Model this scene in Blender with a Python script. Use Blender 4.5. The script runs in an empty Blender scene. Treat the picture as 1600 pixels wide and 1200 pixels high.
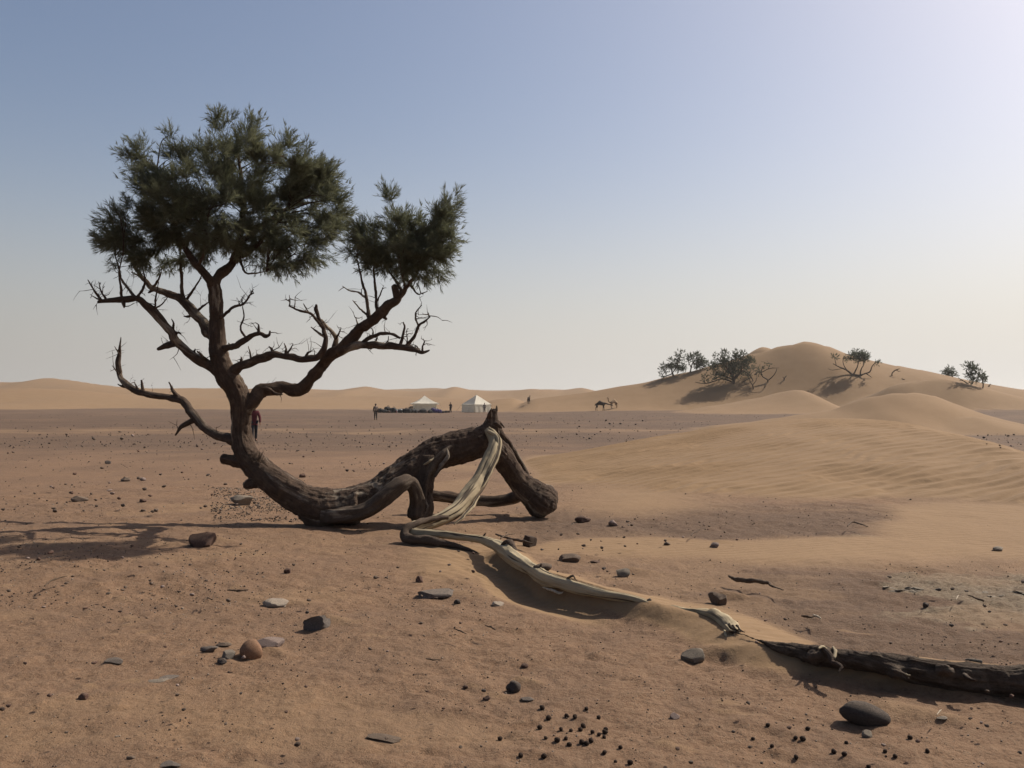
import bpy, bmesh, math, random
import numpy as np
from mathutils import Vector, Matrix

# ------------------------------------------------------------------ camera, sky, sun, exposure
scene = bpy.context.scene
FPX, HOR, CAMH = 1340.0, 630.0, 1.70          # focal length and horizon row for a 1600 px wide picture
cam_data = bpy.data.cameras.new("camera")
cam_data.sensor_width = 36.0
cam_data.lens = 36.0 * FPX / 1600.0
cam_data.shift_y = (HOR - 600.0) / 1600.0
cam_data.clip_start = 0.05
cam_data.clip_end = 20000.0
camera = bpy.data.objects.new("camera", cam_data)
scene.collection.objects.link(camera)
camera.location = (0, 0, CAMH)
camera.rotation_euler = (math.radians(90), 0, 0)
scene.camera = camera

SUN_EL, SUN_AZ = math.radians(44), math.radians(59)      # azimuth measured from +Y towards +X
world = bpy.data.worlds.new("World")
scene.world = world
world.use_nodes = True
wn = world.node_tree
wn.nodes.clear()
sky = wn.nodes.new("ShaderNodeTexSky")
sky.sky_type = 'NISHITA'
sky.sun_disc = False
sky.sun_elevation = SUN_EL
sky.sun_rotation = SUN_AZ
sky.altitude = 0.0
sky.air_density = 1.0
sky.dust_density = 2.8
sky.ozone_density = 1.0
bgn = wn.nodes.new("ShaderNodeBackground")
bgn.inputs['Strength'].default_value = 0.097
won = wn.nodes.new("ShaderNodeOutputWorld")
# dusty desert air: towards the horizon the sky pales into lit dust, brighter on the sun's side, the same all the way round
def wmath(op, a, b=0.0):
    n = wn.nodes.new("ShaderNodeMath"); n.operation = op
    for s_, x_ in ((n.inputs[0], a), (n.inputs[1], b)):
        if hasattr(x_, 'is_linked'): wn.links.new(x_, s_)
        else: s_.default_value = x_
    return n.outputs[0]
wtc = wn.nodes.new("ShaderNodeTexCoord")
wdot = wn.nodes.new("ShaderNodeVectorMath"); wdot.operation = 'DOT_PRODUCT'
wn.links.new(wtc.outputs['Generated'], wdot.inputs[0])
wdot.inputs[1].default_value = (math.cos(SUN_EL) * math.sin(SUN_AZ), math.cos(SUN_EL) * math.cos(SUN_AZ), math.sin(SUN_EL))
wsep = wn.nodes.new("ShaderNodeSeparateXYZ"); wn.links.new(wtc.outputs['Generated'], wsep.inputs[0])
wz = wmath('DIVIDE', wmath('MAXIMUM', wsep.outputs[2], 0.0), 0.17)
wf = wmath('EXPONENT', wmath('MULTIPLY', wmath('MULTIPLY', wz, wz), -1.0))
wl = wmath('MULTIPLY', wmath('ADD', wdot.outputs['Value'], 1.0), 0.5 / 0.12)
wcol = wn.nodes.new("ShaderNodeMix"); wcol.data_type = 'RGBA'; wcol.blend_type = 'MULTIPLY'; wcol.inputs[0].default_value = 1.0
wcol.inputs[6].default_value = (.94, .915, .86, 1); wn.links.new(wl, wcol.inputs[7])
wmix = wn.nodes.new("ShaderNodeMix"); wmix.data_type = 'RGBA'
wsk = wn.nodes.new("ShaderNodeMix"); wsk.data_type = 'RGBA'; wsk.blend_type = 'MULTIPLY'; wsk.inputs[0].default_value = 1.0
wsk.inputs[7].default_value = (1.015, .975, .955, 1); wn.links.new(sky.outputs[0], wsk.inputs[6])
wn.links.new(wf, wmix.inputs[0]); wn.links.new(wsk.outputs[2], wmix.inputs[6]); wn.links.new(wcol.outputs[2], wmix.inputs[7])
wtint = wn.nodes.new("ShaderNodeMix"); wtint.data_type = 'RGBA'; wtint.blend_type = 'MULTIPLY'; wtint.inputs[0].default_value = 1.0
wtint.inputs[7].default_value = (1.01, .995, 1.0, 1); wn.links.new(wmix.outputs[2], wtint.inputs[6])
wn.links.new(wtint.outputs[2], bgn.inputs[0])
wn.links.new(bgn.outputs[0], won.inputs[0])

sun_data = bpy.data.lights.new("sun", 'SUN')
sun_data.energy = 5.0
sun_data.angle = math.radians(0.6)
sun_data.color = (1.0, 0.92, 0.80)
sun = bpy.data.objects.new("sun", sun_data)
scene.collection.objects.link(sun)
sdir = Vector((math.cos(SUN_EL) * math.sin(SUN_AZ), math.cos(SUN_EL) * math.cos(SUN_AZ), math.sin(SUN_EL)))
sun.rotation_euler = sdir.to_track_quat('Z', 'Y').to_euler()
sun.location = (30, 20, 40)

scene.view_settings.view_transform = 'Standard'
scene.view_settings.look = 'None'
scene.view_settings.gamma = 1.0
scene.view_settings.use_curve_mapping = False
scene.view_settings.exposure = 0.26
scene.cycles.volume_bounces = 0
scene.cycles.volume_step_rate = 4.0

RNG = np.random.default_rng(11)
random.seed(5)
COL = scene.collection

# ------------------------------------------------------------------ small helpers
def link(name, mesh, mat=None, parent=None, label=None, cat=None, group=None, kind=None):
    o = bpy.data.objects.new(name, mesh)
    COL.objects.link(o)
    if mat is not None and mesh is not None and len(mesh.materials) == 0:
        mesh.materials.append(mat)
    if parent is not None:
        o.parent = parent
    if label: o["label"] = label
    if cat: o["category"] = cat
    if group: o["group"] = group
    if kind: o["kind"] = kind
    return o

def empty(name, loc, label, cat, group=None, rz=0.0):
    o = link(name, None, label=label, cat=cat, group=group)
    o.location = loc
    o.rotation_euler = (0, 0, rz)
    o.empty_display_size = 0.2
    return o

def make_mesh(name, V, F, smooth=True, attrs=None):
    """V (n,3); F an (m,k) array or a list of such arrays."""
    V = np.ascontiguousarray(V, dtype=np.float32)
    Fs = F if isinstance(F, list) else [F]
    Fs = [np.asarray(f, dtype=np.int32) for f in Fs if len(f)]
    me = bpy.data.meshes.new(name)
    me.vertices.add(len(V))
    me.vertices.foreach_set("co", V.ravel())
    nl = sum(f.size for f in Fs)
    nf = sum(len(f) for f in Fs)
    me.loops.add(nl)
    me.loops.foreach_set("vertex_index", np.concatenate([f.ravel() for f in Fs]))
    me.polygons.add(nf)
    tot = np.concatenate([np.full(len(f), f.shape[1], dtype=np.int32) for f in Fs])
    st = np.concatenate([[0], np.cumsum(tot)[:-1]]).astype(np.int32)
    me.polygons.foreach_set("loop_start", st)
    me.polygons.foreach_set("loop_total", tot)
    if smooth:
        me.polygons.foreach_set("use_smooth", np.ones(nf, dtype=bool))
    me.update(calc_edges=True)
    if attrs:
        for k, a in attrs.items():
            a = np.ascontiguousarray(a, dtype=np.float32)
            if a.ndim == 1:
                at = me.attributes.new(k, 'FLOAT', 'POINT')
                at.data.foreach_set("value", a)
            else:
                at = me.attributes.new(k, 'FLOAT_VECTOR', 'POINT')
                at.data.foreach_set("vector", a.ravel())
    return me

def join_arrays(parts):
    """parts: list of (V, [F...]) -> one V and F grouped by width"""
    Vs, F3, F4, off = [], [], [], 0
    for V, Fl in parts:
        for f in (Fl if isinstance(Fl, list) else [Fl]):
            f = np.asarray(f)
            if not len(f): continue
            (F3 if f.shape[1] == 3 else F4).append(f + off)
        Vs.append(V); off += len(V)
    out = []
    if F3: out.append(np.concatenate(F3))
    if F4: out.append(np.concatenate(F4))
    return np.concatenate(Vs), out

def S(a, b, x):
    t = np.clip((x - a) / (b - a), 0, 1)
    return t * t * (3 - 2 * t)

def _h(ix, iy, iz, seed):
    h = (ix.astype(np.uint32) * np.uint32(374761393) + iy.astype(np.uint32) * np.uint32(668265263)
         + iz.astype(np.uint32) * np.uint32(2147483647 - 5) * np.uint32(3) + np.uint32((seed * 974711 + 12345) & 0xffffffff))
    h = (h ^ (h >> np.uint32(13))) * np.uint32(1274126177)
    h = (h ^ (h >> np.uint32(16))) * np.uint32(2246822519)
    h = h ^ (h >> np.uint32(15))
    return h.astype(np.float32) * np.float32(1.0 / 4294967296.0)

def noise3(x, y, z, seed=0):
    x = np.asarray(x, dtype=np.float64); y = np.asarray(y, dtype=np.float64); z = np.asarray(z, dtype=np.float64) + 0 * x
    fx, fy, fz = np.floor(x), np.floor(y), np.floor(z)
    ix, iy, iz = fx.astype(np.int64), fy.astype(np.int64), fz.astype(np.int64)
    u, v, w = x - fx, y - fy, z - fz
    u = u * u * u * (u * (u * 6 - 15) + 10); v = v * v * v * (v * (v * 6 - 15) + 10); w = w * w * w * (w * (w * 6 - 15) + 10)
    def c(a, b, d): return _h(ix + a, iy + b, iz + d, seed)
    x00 = c(0,0,0) * (1-u) + c(1,0,0) * u; x10 = c(0,1,0) * (1-u) + c(1,1,0) * u
    x01 = c(0,0,1) * (1-u) + c(1,0,1) * u; x11 = c(0,1,1) * (1-u) + c(1,1,1) * u
    return ((x00 * (1-v) + x10 * v) * (1-w) + (x01 * (1-v) + x11 * v) * w) * 2 - 1

def noise2(x, y, seed=0):
    x = np.asarray(x, dtype=np.float64); y = np.asarray(y, dtype=np.float64)
    fx, fy = np.floor(x), np.floor(y)
    ix, iy = fx.astype(np.int64), fy.astype(np.int64)
    u, v = x - fx, y - fy
    u = u * u * u * (u * (u * 6 - 15) + 10); v = v * v * v * (v * (v * 6 - 15) + 10)
    z = np.zeros_like(ix)
    def c(a, b): return _h(ix + a, iy + b, z, seed)
    return ((c(0,0) * (1-u) + c(1,0) * u) * (1-v) + (c(0,1) * (1-u) + c(1,1) * u) * v) * 2 - 1

def fbm2(x, y, o=3, seed=0):
    r, a, f = 0, 1.0, 1.0
    for i in range(o):
        # rotate each octave so that the lattice does not show
        ca, sa = math.cos(0.6 + 1.1 * i), math.sin(0.6 + 1.1 * i)
        r = r + a * noise2((ca * x - sa * y) * f + 17.3 * i, (sa * x + ca * y) * f - 9.1 * i, seed + i)
        a *= 0.5; f *= 2.03
    return r

def fbm3(x, y, z, o=3, seed=0):
    r, a, f = 0, 1.0, 1.0
    for i in range(o):
        r = r + a * noise3(x * f + 3.1 * i, y * f, z * f - 7.7 * i, seed + i)
        a *= 0.5; f *= 2.03
    return r

def P(u, v, Y):
    """the point at depth Y that the photograph shows at column u, row v"""
    return np.array([(u - 800.0) / FPX * Y, Y, CAMH + (HOR - v) / FPX * Y])

# ------------------------------------------------------------------ the terrain's height
def crest_table(uv, Y, sm):
    pts = sorted(((u - 800.0) / FPX * Y, CAMH + (HOR - v) / FPX * Y) for u, v in uv)
    xs = np.array([p[0] for p in pts]); zs = np.array([p[1] for p in pts])
    gx = np.linspace(xs[0], xs[-1], 1200)
    gz = np.interp(gx, xs, zs)
    n = max(1, int(sm / (gx[1] - gx[0])))
    k = np.hanning(2 * n + 3)[1:-1]; k /= k.sum()
    gz = np.convolve(np.pad(gz, (n, n), mode='edge'), k, mode='valid')[:1200]
    return gx, gz

def prof(t, sharp):
    t = np.clip(t, 0, 1)
    return (1 - sharp) * (1 - t * t * (3 - 2 * t)) + sharp * (1 - t) ** 1.6

FAR_A = crest_table([(-900, 600), (-500, 606), (-200, 612), (0, 608), (60, 606), (140, 611), (205, 617), (260, 621), (330, 622),
                     (420, 622), (520, 620), (600, 618), (680, 621), (760, 624), (830, 627), (900, 640)], 300, 9)
FAR_B = crest_table([(-1500, 600), (-900, 604), (-400, 598), (-120, 600), (0, 597), (42, 596), (75, 590), (112, 594), (150, 600), (185, 604), (240, 607),
                     (330, 606), (395, 607), (425, 600), (460, 606), (530, 609), (572, 603), (600, 608), (650, 612),
                     (690, 609), (712, 603), (735, 609), (770, 612), (800, 611), (828, 608), (870, 611), (905, 606), (925, 611),
                     (1000, 614), (1300, 612), (1700, 608), (2100, 600), (2600, 604)], 480, 3)
FAR_C = crest_table([(-1500, 606), (-400, 604), (0, 606), (300, 609), (500, 611), (620, 608), (680, 606), (760, 610), (850, 608), (1000, 612), (1700, 606), (2400, 604)], 850, 12)
TENT_D = crest_table([(700, 650), (735, 640), (764, 626), (785, 622.5), (804, 622), (822, 629), (840, 640), (856, 650)], 178, 2)
SEC_D = crest_table([(1080, 668), (1170, 659), (1230, 650), (1300, 641), (1345, 623), (1390, 614.5), (1430, 613), (1455, 616), (1490, 630), (1530, 645),
                     (1570, 657), (1605, 670), (1640, 682)], 62, 1.2)
SEC_D2 = crest_table([(1400, 680), (1430, 668), (1470, 656), (1520, 650), (1560, 657), (1600, 668), (1640, 684)], 57, 1.0)
BIG_D = crest_table([(760, 640), (820, 625), (915, 612.5), (1000, 598.5), (1100, 574), (1150, 559), (1200, 546), (1232, 537), (1258, 533), (1275, 534),
                     (1295, 541), (1325, 553), (1380, 567), (1450, 580), (1500, 592), (1560, 604), (1600, 611), (1700, 618), (1900, 628), (2100, 634)], 170, 2.0)
BIG_BACK = crest_table([(1100, 600), (1150, 562), (1180, 544), (1197, 541), (1215, 548), (1260, 580), (1300, 600)], 195, 2.0)
FRONT_D = crest_table([(742, 738), (800, 726), (850, 714), (1000, 686), (1150, 661), (1250, 651.5), (1335, 650.5), (1370, 656), (1400, 668), (1460, 700), (1520, 730), (1600, 765), (1800, 800)], 25.0, 0.5)
SLIP = np.array([(7.6, 27.5), (8.9, 26.0), (9.75, 24.6), (10.35, 23.0), (11.0, 20.9), (11.55, 18.9), (12.1, 16.6), (12.6, 13.5)])

def poly_dist(px, py, poly):
    """distance to a polyline, the side (>0: left of its direction) and the run along it (0..n-1)"""
    best = np.full(px.shape, 1e9); side = np.zeros(px.shape); par = np.zeros(px.shape)
    for i in range(len(poly) - 1):
        ax, ay = poly[i]; bx, by = poly[i + 1]
        dx, dy = bx - ax, by - ay
        L2 = dx * dx + dy * dy
        t = np.clip(((px - ax) * dx + (py - ay) * dy) / L2, 0, 1)
        d = np.hypot(px - ax - t * dx, py - ay - t * dy)
        m = d < best
        best = np.where(m, d, best)
        side = np.where(m, np.sign(dx * (py - ay) - dy * (px - ax)), side)
        par = np.where(m, i + t, par)
    return best, side, par

def gp(u, v, z=0.0):
    Y = (CAMH - z) * FPX / (v - HOR)
    return ((u - 800.0) / FPX * Y, Y)

DRIFT_PIX = [(760, 842, .10), (785, 856, .10), (856, 902, .10), (944, 926, .10), (1028, 946, .10), (1100, 962, .10), (1150, 984, .10), (1201, 1003, .12), (1277, 1011, .13), (1320, 1016, .14), (1433, 1027, .15), (1532, 1030, .15), (1650, 1036, .14), (1800, 1050, .12)]
DRIFT = np.array([gp(u, v, z) for u, v, z in DRIFT_PIX])
DR_H = np.array([.02, .10, .16, .14, .12, .11, .10, .11, .12, .14, .15, .13, .09, .08])
DR_F = np.array([.3, .45, .6, .7, .7, .7, .7, .65, .6, .55, .5, .4, .35, .3])      # width of the far, gentle side
DR_N = np.array([.25, .13, .13, .18, .26, .32, .36, .36, .36, .36, .36, .34, .34, .34])  # width of the near side
DR_S = np.array([.0, .06, .10, .06, .02, .0, .0, .0, .0, .0, .0, .0, .0, .0])  # scour under the near side

TAILS = []   # (x, y, length, width, height): small sand tails downwind of stones
CRUST = [(1455, 912, 120, 22), (1590, 915, 80, 26), (1360, 846, 90, 9), (1520, 950, 150, 40)]

def smax(a, b, k):
    h = np.clip(0.5 + 0.5 * (a - b) / k, 0, 1)
    return b * (1 - h) + a * h + k * h * (1 - h)

def terrain(X, Y, full=True):
    X = np.asarray(X, dtype=np.float64); Y = np.asarray(Y, dtype=np.float64)
    R = np.hypot(X, Y)
    # the plain
    z = -0.25 * S(16, 45, Y) + 1.9 * S(190, 420, R) + 0.6 * S(85, 140, Y) * S(-4, 22, X)
    z = z + 0.045 * fbm2(X / 5.0, Y / 5.0, 2, 3) * S(4, 9, R) + 0.25 * fbm2(X / 60, Y / 60, 2, 5) * S(60, 160, R)
    sand = np.zeros(X.shape); ident = np.zeros(X.shape, dtype=np.int32)
    n_edge = fbm2(X / 2.2, Y / 2.2, 3, 21)
    base = z

    def ridge(z, sand, ident, tab, Yc0, wf, wb, sharp, idn, mea=0.0, mw=60.0, rough=0.0, k=0.15, bend=None):
        gx, gz = tab
        Yc = Yc0 + mea * noise2(X / mw, X * 0 + 1.7, 40 + idn)
        if bend is not None: Yc = Yc + bend(X)
        sel = (Y > Yc0 - np.max(wf) - abs(mea) - 60) & (Y < Yc0 + wb + abs(mea) + 60) & (X > gx[0] - 90) & (X < gx[-1] + 90)
        if not sel.any(): return z, sand, ident
        # crest height is tabulated for the depth Yc0: follow the line of sight when the crest meanders
        xs = X * (Yc0 / np.maximum(Yc, 1e-3))
        hc = np.interp(xs, gx, gz)
        fade = S(gx[0] - 1e-3, gx[0] + 0.06 * (gx[-1] - gx[0]), xs) * (1 - S(gx[-1] - 0.06 * (gx[-1] - gx[0]), gx[-1], xs))
        hc = (CAMH + (hc - CAMH) * (Yc / Yc0) - base) * fade
        d = Yc - Y
        pr = np.where(d > 0, prof(d / wf, sharp), prof(-d / wb, 0.9))
        zz = base - 0.12 + (hc + 0.12) * pr
        if rough:
            zz = zz + rough * hc * pr * (1 - pr) * 4 * (fbm2(X / (wf * 0.55) + 3, Y / (wf * 0.8), 2, 60 + idn))
        zz = np.where(sel, zz, base - 1)
        cov = zz - z
        ident = np.where(cov > 0.03, idn, ident)
        sand = np.maximum(sand, S(-0.10, 0.16, cov + 0.05 * n_edge))
        return smax(z, zz, k), sand, ident

    z, sand, ident = ridge(z, sand, ident, FAR_C, 850, 260, 160, .5, 5, 60, 190, .22, .8)
    z, sand, ident = ridge(z, sand, ident, FAR_B, 480, 120, 70, .6, 5, 26, 70, .22, .5)
    z, sand, ident = ridge(z, sand, ident, FAR_A, 300, 95, 90, .3, 5, 20, 80, .30, .4)
    z, sand, ident = ridge(z, sand, ident, TENT_D, 178, 26, 12, .4, 4, 0, 40, .1, .2)
    z, sand, ident = ridge(z, sand, ident, BIG_BACK, 195, 40, 30, .8, 3, 0, 40, 0, .3)
    z, sand, ident = ridge(z, sand, ident, BIG_D, 170, 22 + 22 * S(40, 105, X), 40, .42, 3, 0, 40, 0.035, .3)
    # spurs and hollows on the near face of the big dune
    if (Y > 100).any():
        for (uv, Yc, wf, wb) in (
            ([(1010, 646), (1060, 640), (1120, 633), (1180, 622), (1230, 610), (1262, 604), (1290, 612), (1310, 632), (1330, 648)], 133, 20, 14),
            ([(1290, 640), (1330, 614), (1380, 602), (1430, 595), (1475, 590), (1500, 596), (1530, 604), (1570, 614), (1620, 626), (1700, 640)], 140, 12, 30)):
            gx, gz = crest_table(uv, Yc, 1.2)
            hc = np.interp(X, gx, gz)
            fw = .3 * (gx[-1] - gx[0]); fade = S(gx[0], gx[0] + fw, X) * (1 - S(gx[-1] - fw, gx[-1], X))
            d = Yc - Y
            pr = np.where(d > 0, prof(d / wf, .35), prof(-d / wb, .8))
            b3 = base - 0.1
            zz = np.where(fade > 0, b3 + (hc - b3) * pr * fade, b3)
            cov = zz - z
            ident = np.where(cov > 0.03, 3, ident)
            sand = np.maximum(sand, S(-0.1, 0.16, cov + 0.05 * n_edge))
            z = smax(z, zz, 0.35)
    # second dune
    if (Y > 30).any():
        z, sand, ident = ridge(z, sand, ident, SEC_D, 62, 12, 9, .55, 2, 0, 40, 0.15, .12, bend=lambda x: 0.0 * x)
        z, sand, ident = ridge(z, sand, ident, SEC_D2, 57, 6.5, 6, .4, 2, 0, 40, 0.1, .12)
    # front dune: a smooth windward face cut by its slip face
    gx, gz = FRONT_D
    Yc = 25.0 + 0.5 * np.sin(X * 0.35)
    hc = np.interp(X, gx, gz) * S(gx[0], gx[0] + 1.2, X) - base * 0
    d = Yc - Y
    wf = 11.6 - 0.6 * S(6, 11, X) - 3.0 * (1 - S(0.5, 4, X)) + 0.5 * n_edge
    pr = np.where(d > 0, 1 - np.clip(d / wf, 0, 1) ** 1.75, prof(-d / 7.0, .5))
    near = (Y > 9) & (Y < 36) & (X > -3) & (X < 18)
    ds, sd, _ = poly_dist(np.where(near, X, 0), np.where(near, Y, 0), SLIP)
    zz = (hc + 0.06) * pr - 0.06 - 0.25 * S(16, 45, Y)
    zz = zz - np.where(sd > 0, ds, 0) * 0.62
    zz = np.where(near, zz, base - 1)
    cov = zz - z
    ident = np.where(cov > 0.02, 1, ident)
    sd1 = S(-0.05, 0.07, cov + 0.035 * n_edge)
    z = smax(z, zz, 0.06)
    # wind ripples on it
    amp = (0.62 + 0.55 * fbm2(X / 1.5, Y / 1.1, 2, 31)).clip(0.25, 1) * sd1
    ph = (0.47 * X - 0.88 * Y) / 0.33 + 0.42 * fbm2(X / 1.3, Y / 1.3, 2, 33) + 1.3 * noise2(X / 7, Y / 7, 35)
    fr = ph - np.floor(ph)
    saw = np.where(fr < 0.72, fr / 0.72, (1 - fr) / 0.28)
    saw = saw * saw * (3 - 2 * saw)
    rip = 0.074 * (saw - 0.5) * amp * S(-0.01, 0.07, cov)
    z = z + rip
    sand = np.maximum(sand, sd1)

    # the thin sand apron between the dune's foot and the roots
    u = 800 + FPX * X / np.maximum(Y, 0.5); v = HOR + FPX * CAMH / np.maximum(Y, 0.5)
    nn = 10 * n_edge
    apr = S(820, 900, u + 5 * nn) * S(834, 846, v - 0.004 * (u - 900) * (u > 900) + nn * 0.7) * (1 - S(866, 892, v + nn - 0.012 * (u - 1100)))
    apr2 = S(600, 700, u) * (1 - S(800, 850, u)) * S(835, 850, v + nn * .5) * (1 - S(880, 915, v + nn))
    apr3 = S(820, 1000, u) * S(690, 722, v + nn * .6) * (1 - S(795, 815, v + nn * .6)) * (1 - S(1000, 1200, u))
    apr4 = S(1340, 1440, u + 4 * nn) * S(770, 800, v) * (1 - S(868, 892, v + nn - 0.012 * (u - 1100)))
    apr = np.maximum(apr, apr4)
    soft = np.where((Y > 4) & (Y < 22), np.maximum(np.maximum(apr, apr2), apr3 * 0.9), 0)
    z = z + 0.03 * soft * (0.6 + 0.4 * fbm2(X / 1.3, Y / 0.9, 2, 77))
    ph2 = (0.75 * X + 0.6 * Y) / 0.17 + 0.8 * fbm2(X / .6, Y / .6, 2, 35)
    z = z + 0.006 * np.sin(2 * math.pi * ph2) * apr2 * (Y > 4) * (Y < 22)
    sand = np.maximum(sand, soft * 0.9)

    # sand banked against the root and the log
    nd = (Y > 3.2) & (Y < 11.5) & (X > -2.2) & (X < 5)
    if nd.any():
        x, y = X[nd], Y[nd]
        ds, sd, pr = poly_dist(x, y, DRIFT)
        idx = np.arange(len(DRIFT))
        hh = np.interp(pr, idx, DR_H); ff = np.interp(pr, idx, DR_F); fn = np.interp(pr, idx, DR_N); sc = np.interp(pr, idx, DR_S)
        wob = 1 + 0.25 * fbm2(x / .5, y / .5, 2, 51)
        far = sd > 0
        t = np.where(far, ds / (ff * wob), ds / (fn * wob))
        p = np.where(far, prof(t, .55), prof(t, .25))
        ends = S(0, 1.0, pr)
        bank = hh * p * ends
        scour = np.where(far, 0, -sc * ends * np.exp(-((ds - fn - .12) / .28) ** 2))
        dz = bank + scour
        streak = 0.010 * fbm2((x * .55 - y * .83) / .16, (x * .83 + y * .55) / .9, 2, 53) * S(.05, .5, p) * (1 - S(.85, 1, p))
        z2 = z.copy(); z2[nd] = z[nd] + dz + streak; z = z2
        s2 = sand.copy()
        s2[nd] = np.maximum(sand[nd], np.maximum(S(0.05, 0.4, p * ends + 0.1 * n_edge[nd]), S(.02, .06, -scour)))
        sand = s2
    # sand tails behind single stones
    for (tx, ty, tl, tw, th) in TAILS:
        m = (np.abs(X - tx) < tl * 1.6) & (np.abs(Y - ty) < tl * 1.6)
        if not m.any(): continue
        a = (X[m] - tx) * 0.86 - (Y[m] - ty) * 0.51; b = (X[m] - tx) * 0.51 + (Y[m] - ty) * 0.86
        g = np.exp(-(b / (tw * (1 - 0.6 * np.clip(a / tl, 0, 1)) + 1e-6)) ** 2) * S(-.25 * tl, 0.05 * tl, a) * (1 - S(.15 * tl, tl, a))
        z[m] = z[m] + th * g
        sand[m] = np.maximum(sand[m], 0.40 * S(.15, .7, g))
    pat = 0.3 * S(.25, .9, fbm2(X / 1.5 + 3, Y / .8, 3, 18) + .3 * n_edge) * (R < 16)
    sand = np.maximum(sand, pat)
    # micro relief: crusted soil close by, gravelly further off
    hard = 1 - 0.85 * sand
    nearf = 1 - S(10, 30, R)
    z = z + hard * nearf * (0.015 * fbm2(X / .45, Y / .45, 3, 7) + 0.008 * fbm2(X / .10, Y / .10, 2, 9) + 0.010 * fbm2((.86 * X - .51 * Y) / .7, (.51 * X + .86 * Y) / .12, 2, 14) * S(-.2, .5, fbm2(X / 1.7, Y / 1.7, 2, 15))
                            + 0.010 * S(.25, .8, fbm2(X / .22, Y / .16, 2, 12)))
    grey = S(15, 48, Y + 7 * n_edge) * (1 - sand)
    lw = S(0.15, 0.6, fbm2(X / 9, Y / 9, 3, 91)) * S(10, 22, R)
    grey = np.clip(grey - .25 * lw, 0, 1)
    gR = S(900, 1250, u + 4 * nn) * S(868, 900, v + nn) * (Y < 10) * (Y > 3)
    dr_side = np.zeros(X.shape)
    if nd.any():
        _d, _s, _p = poly_dist(X[nd], Y[nd], DRIFT)
        dr_side[nd] = (_s > 0) * S(.25, .6, _d)
    gR = gR * dr_side
    gM = S(760, 850, u) * S(788, 806, v + nn * .7) * (1 - S(835, 850, v + nn * .7)) * (Y > 9) * (Y < 16)
    grey = np.maximum(grey, np.maximum(gR * 0.75, gM * .8) * (1 - sand))
    crust = np.zeros(X.shape)
    for (cu, cv, wu, wv) in CRUST:
        e = ((u - cu) / wu) ** 2 + ((v - cv) / wv) ** 2
        crust = np.maximum(crust, S(0.0, 0.5, (1 - e) + 0.6 * fbm2(X / .35, Y / .35, 3, 66) - .25) * (Y > 2))
    crust = crust * (1 - 0.8 * sand) * (Y > 0)
    z = z + 0.018 * crust * (0.5 + 0.7 * fbm2(X / .13, Y / .09, 3, 67)) * nearf
    return z, sand, grey, crust, ident

def gz(x, y):
    return float(terrain(np.array([float(x)]), np.array([float(y)]))[0][0])

_YS = np.geomspace(2.2, 700, 2600)
def hit(u, v):
    """the ground point that the photograph shows at column u, row v"""
    X = (u - 800.0) / FPX * _YS
    zr = CAMH + (HOR - v) / FPX * _YS
    zt = terrain(X, _YS)[0]
    i = np.argmax(zr < zt)
    if not (zr < zt).any(): i = len(_YS) - 1
    i = max(i, 1)
    a, b = zr[i-1] - zt[i-1], zr[i] - zt[i]
    t = a / (a - b + 1e-12)
    y = _YS[i-1] + t * (_YS[i] - _YS[i-1])
    return np.array([(u - 800.0) / FPX * y, y, zt[i-1] + t * (zt[i] - zt[i-1])])

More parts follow.
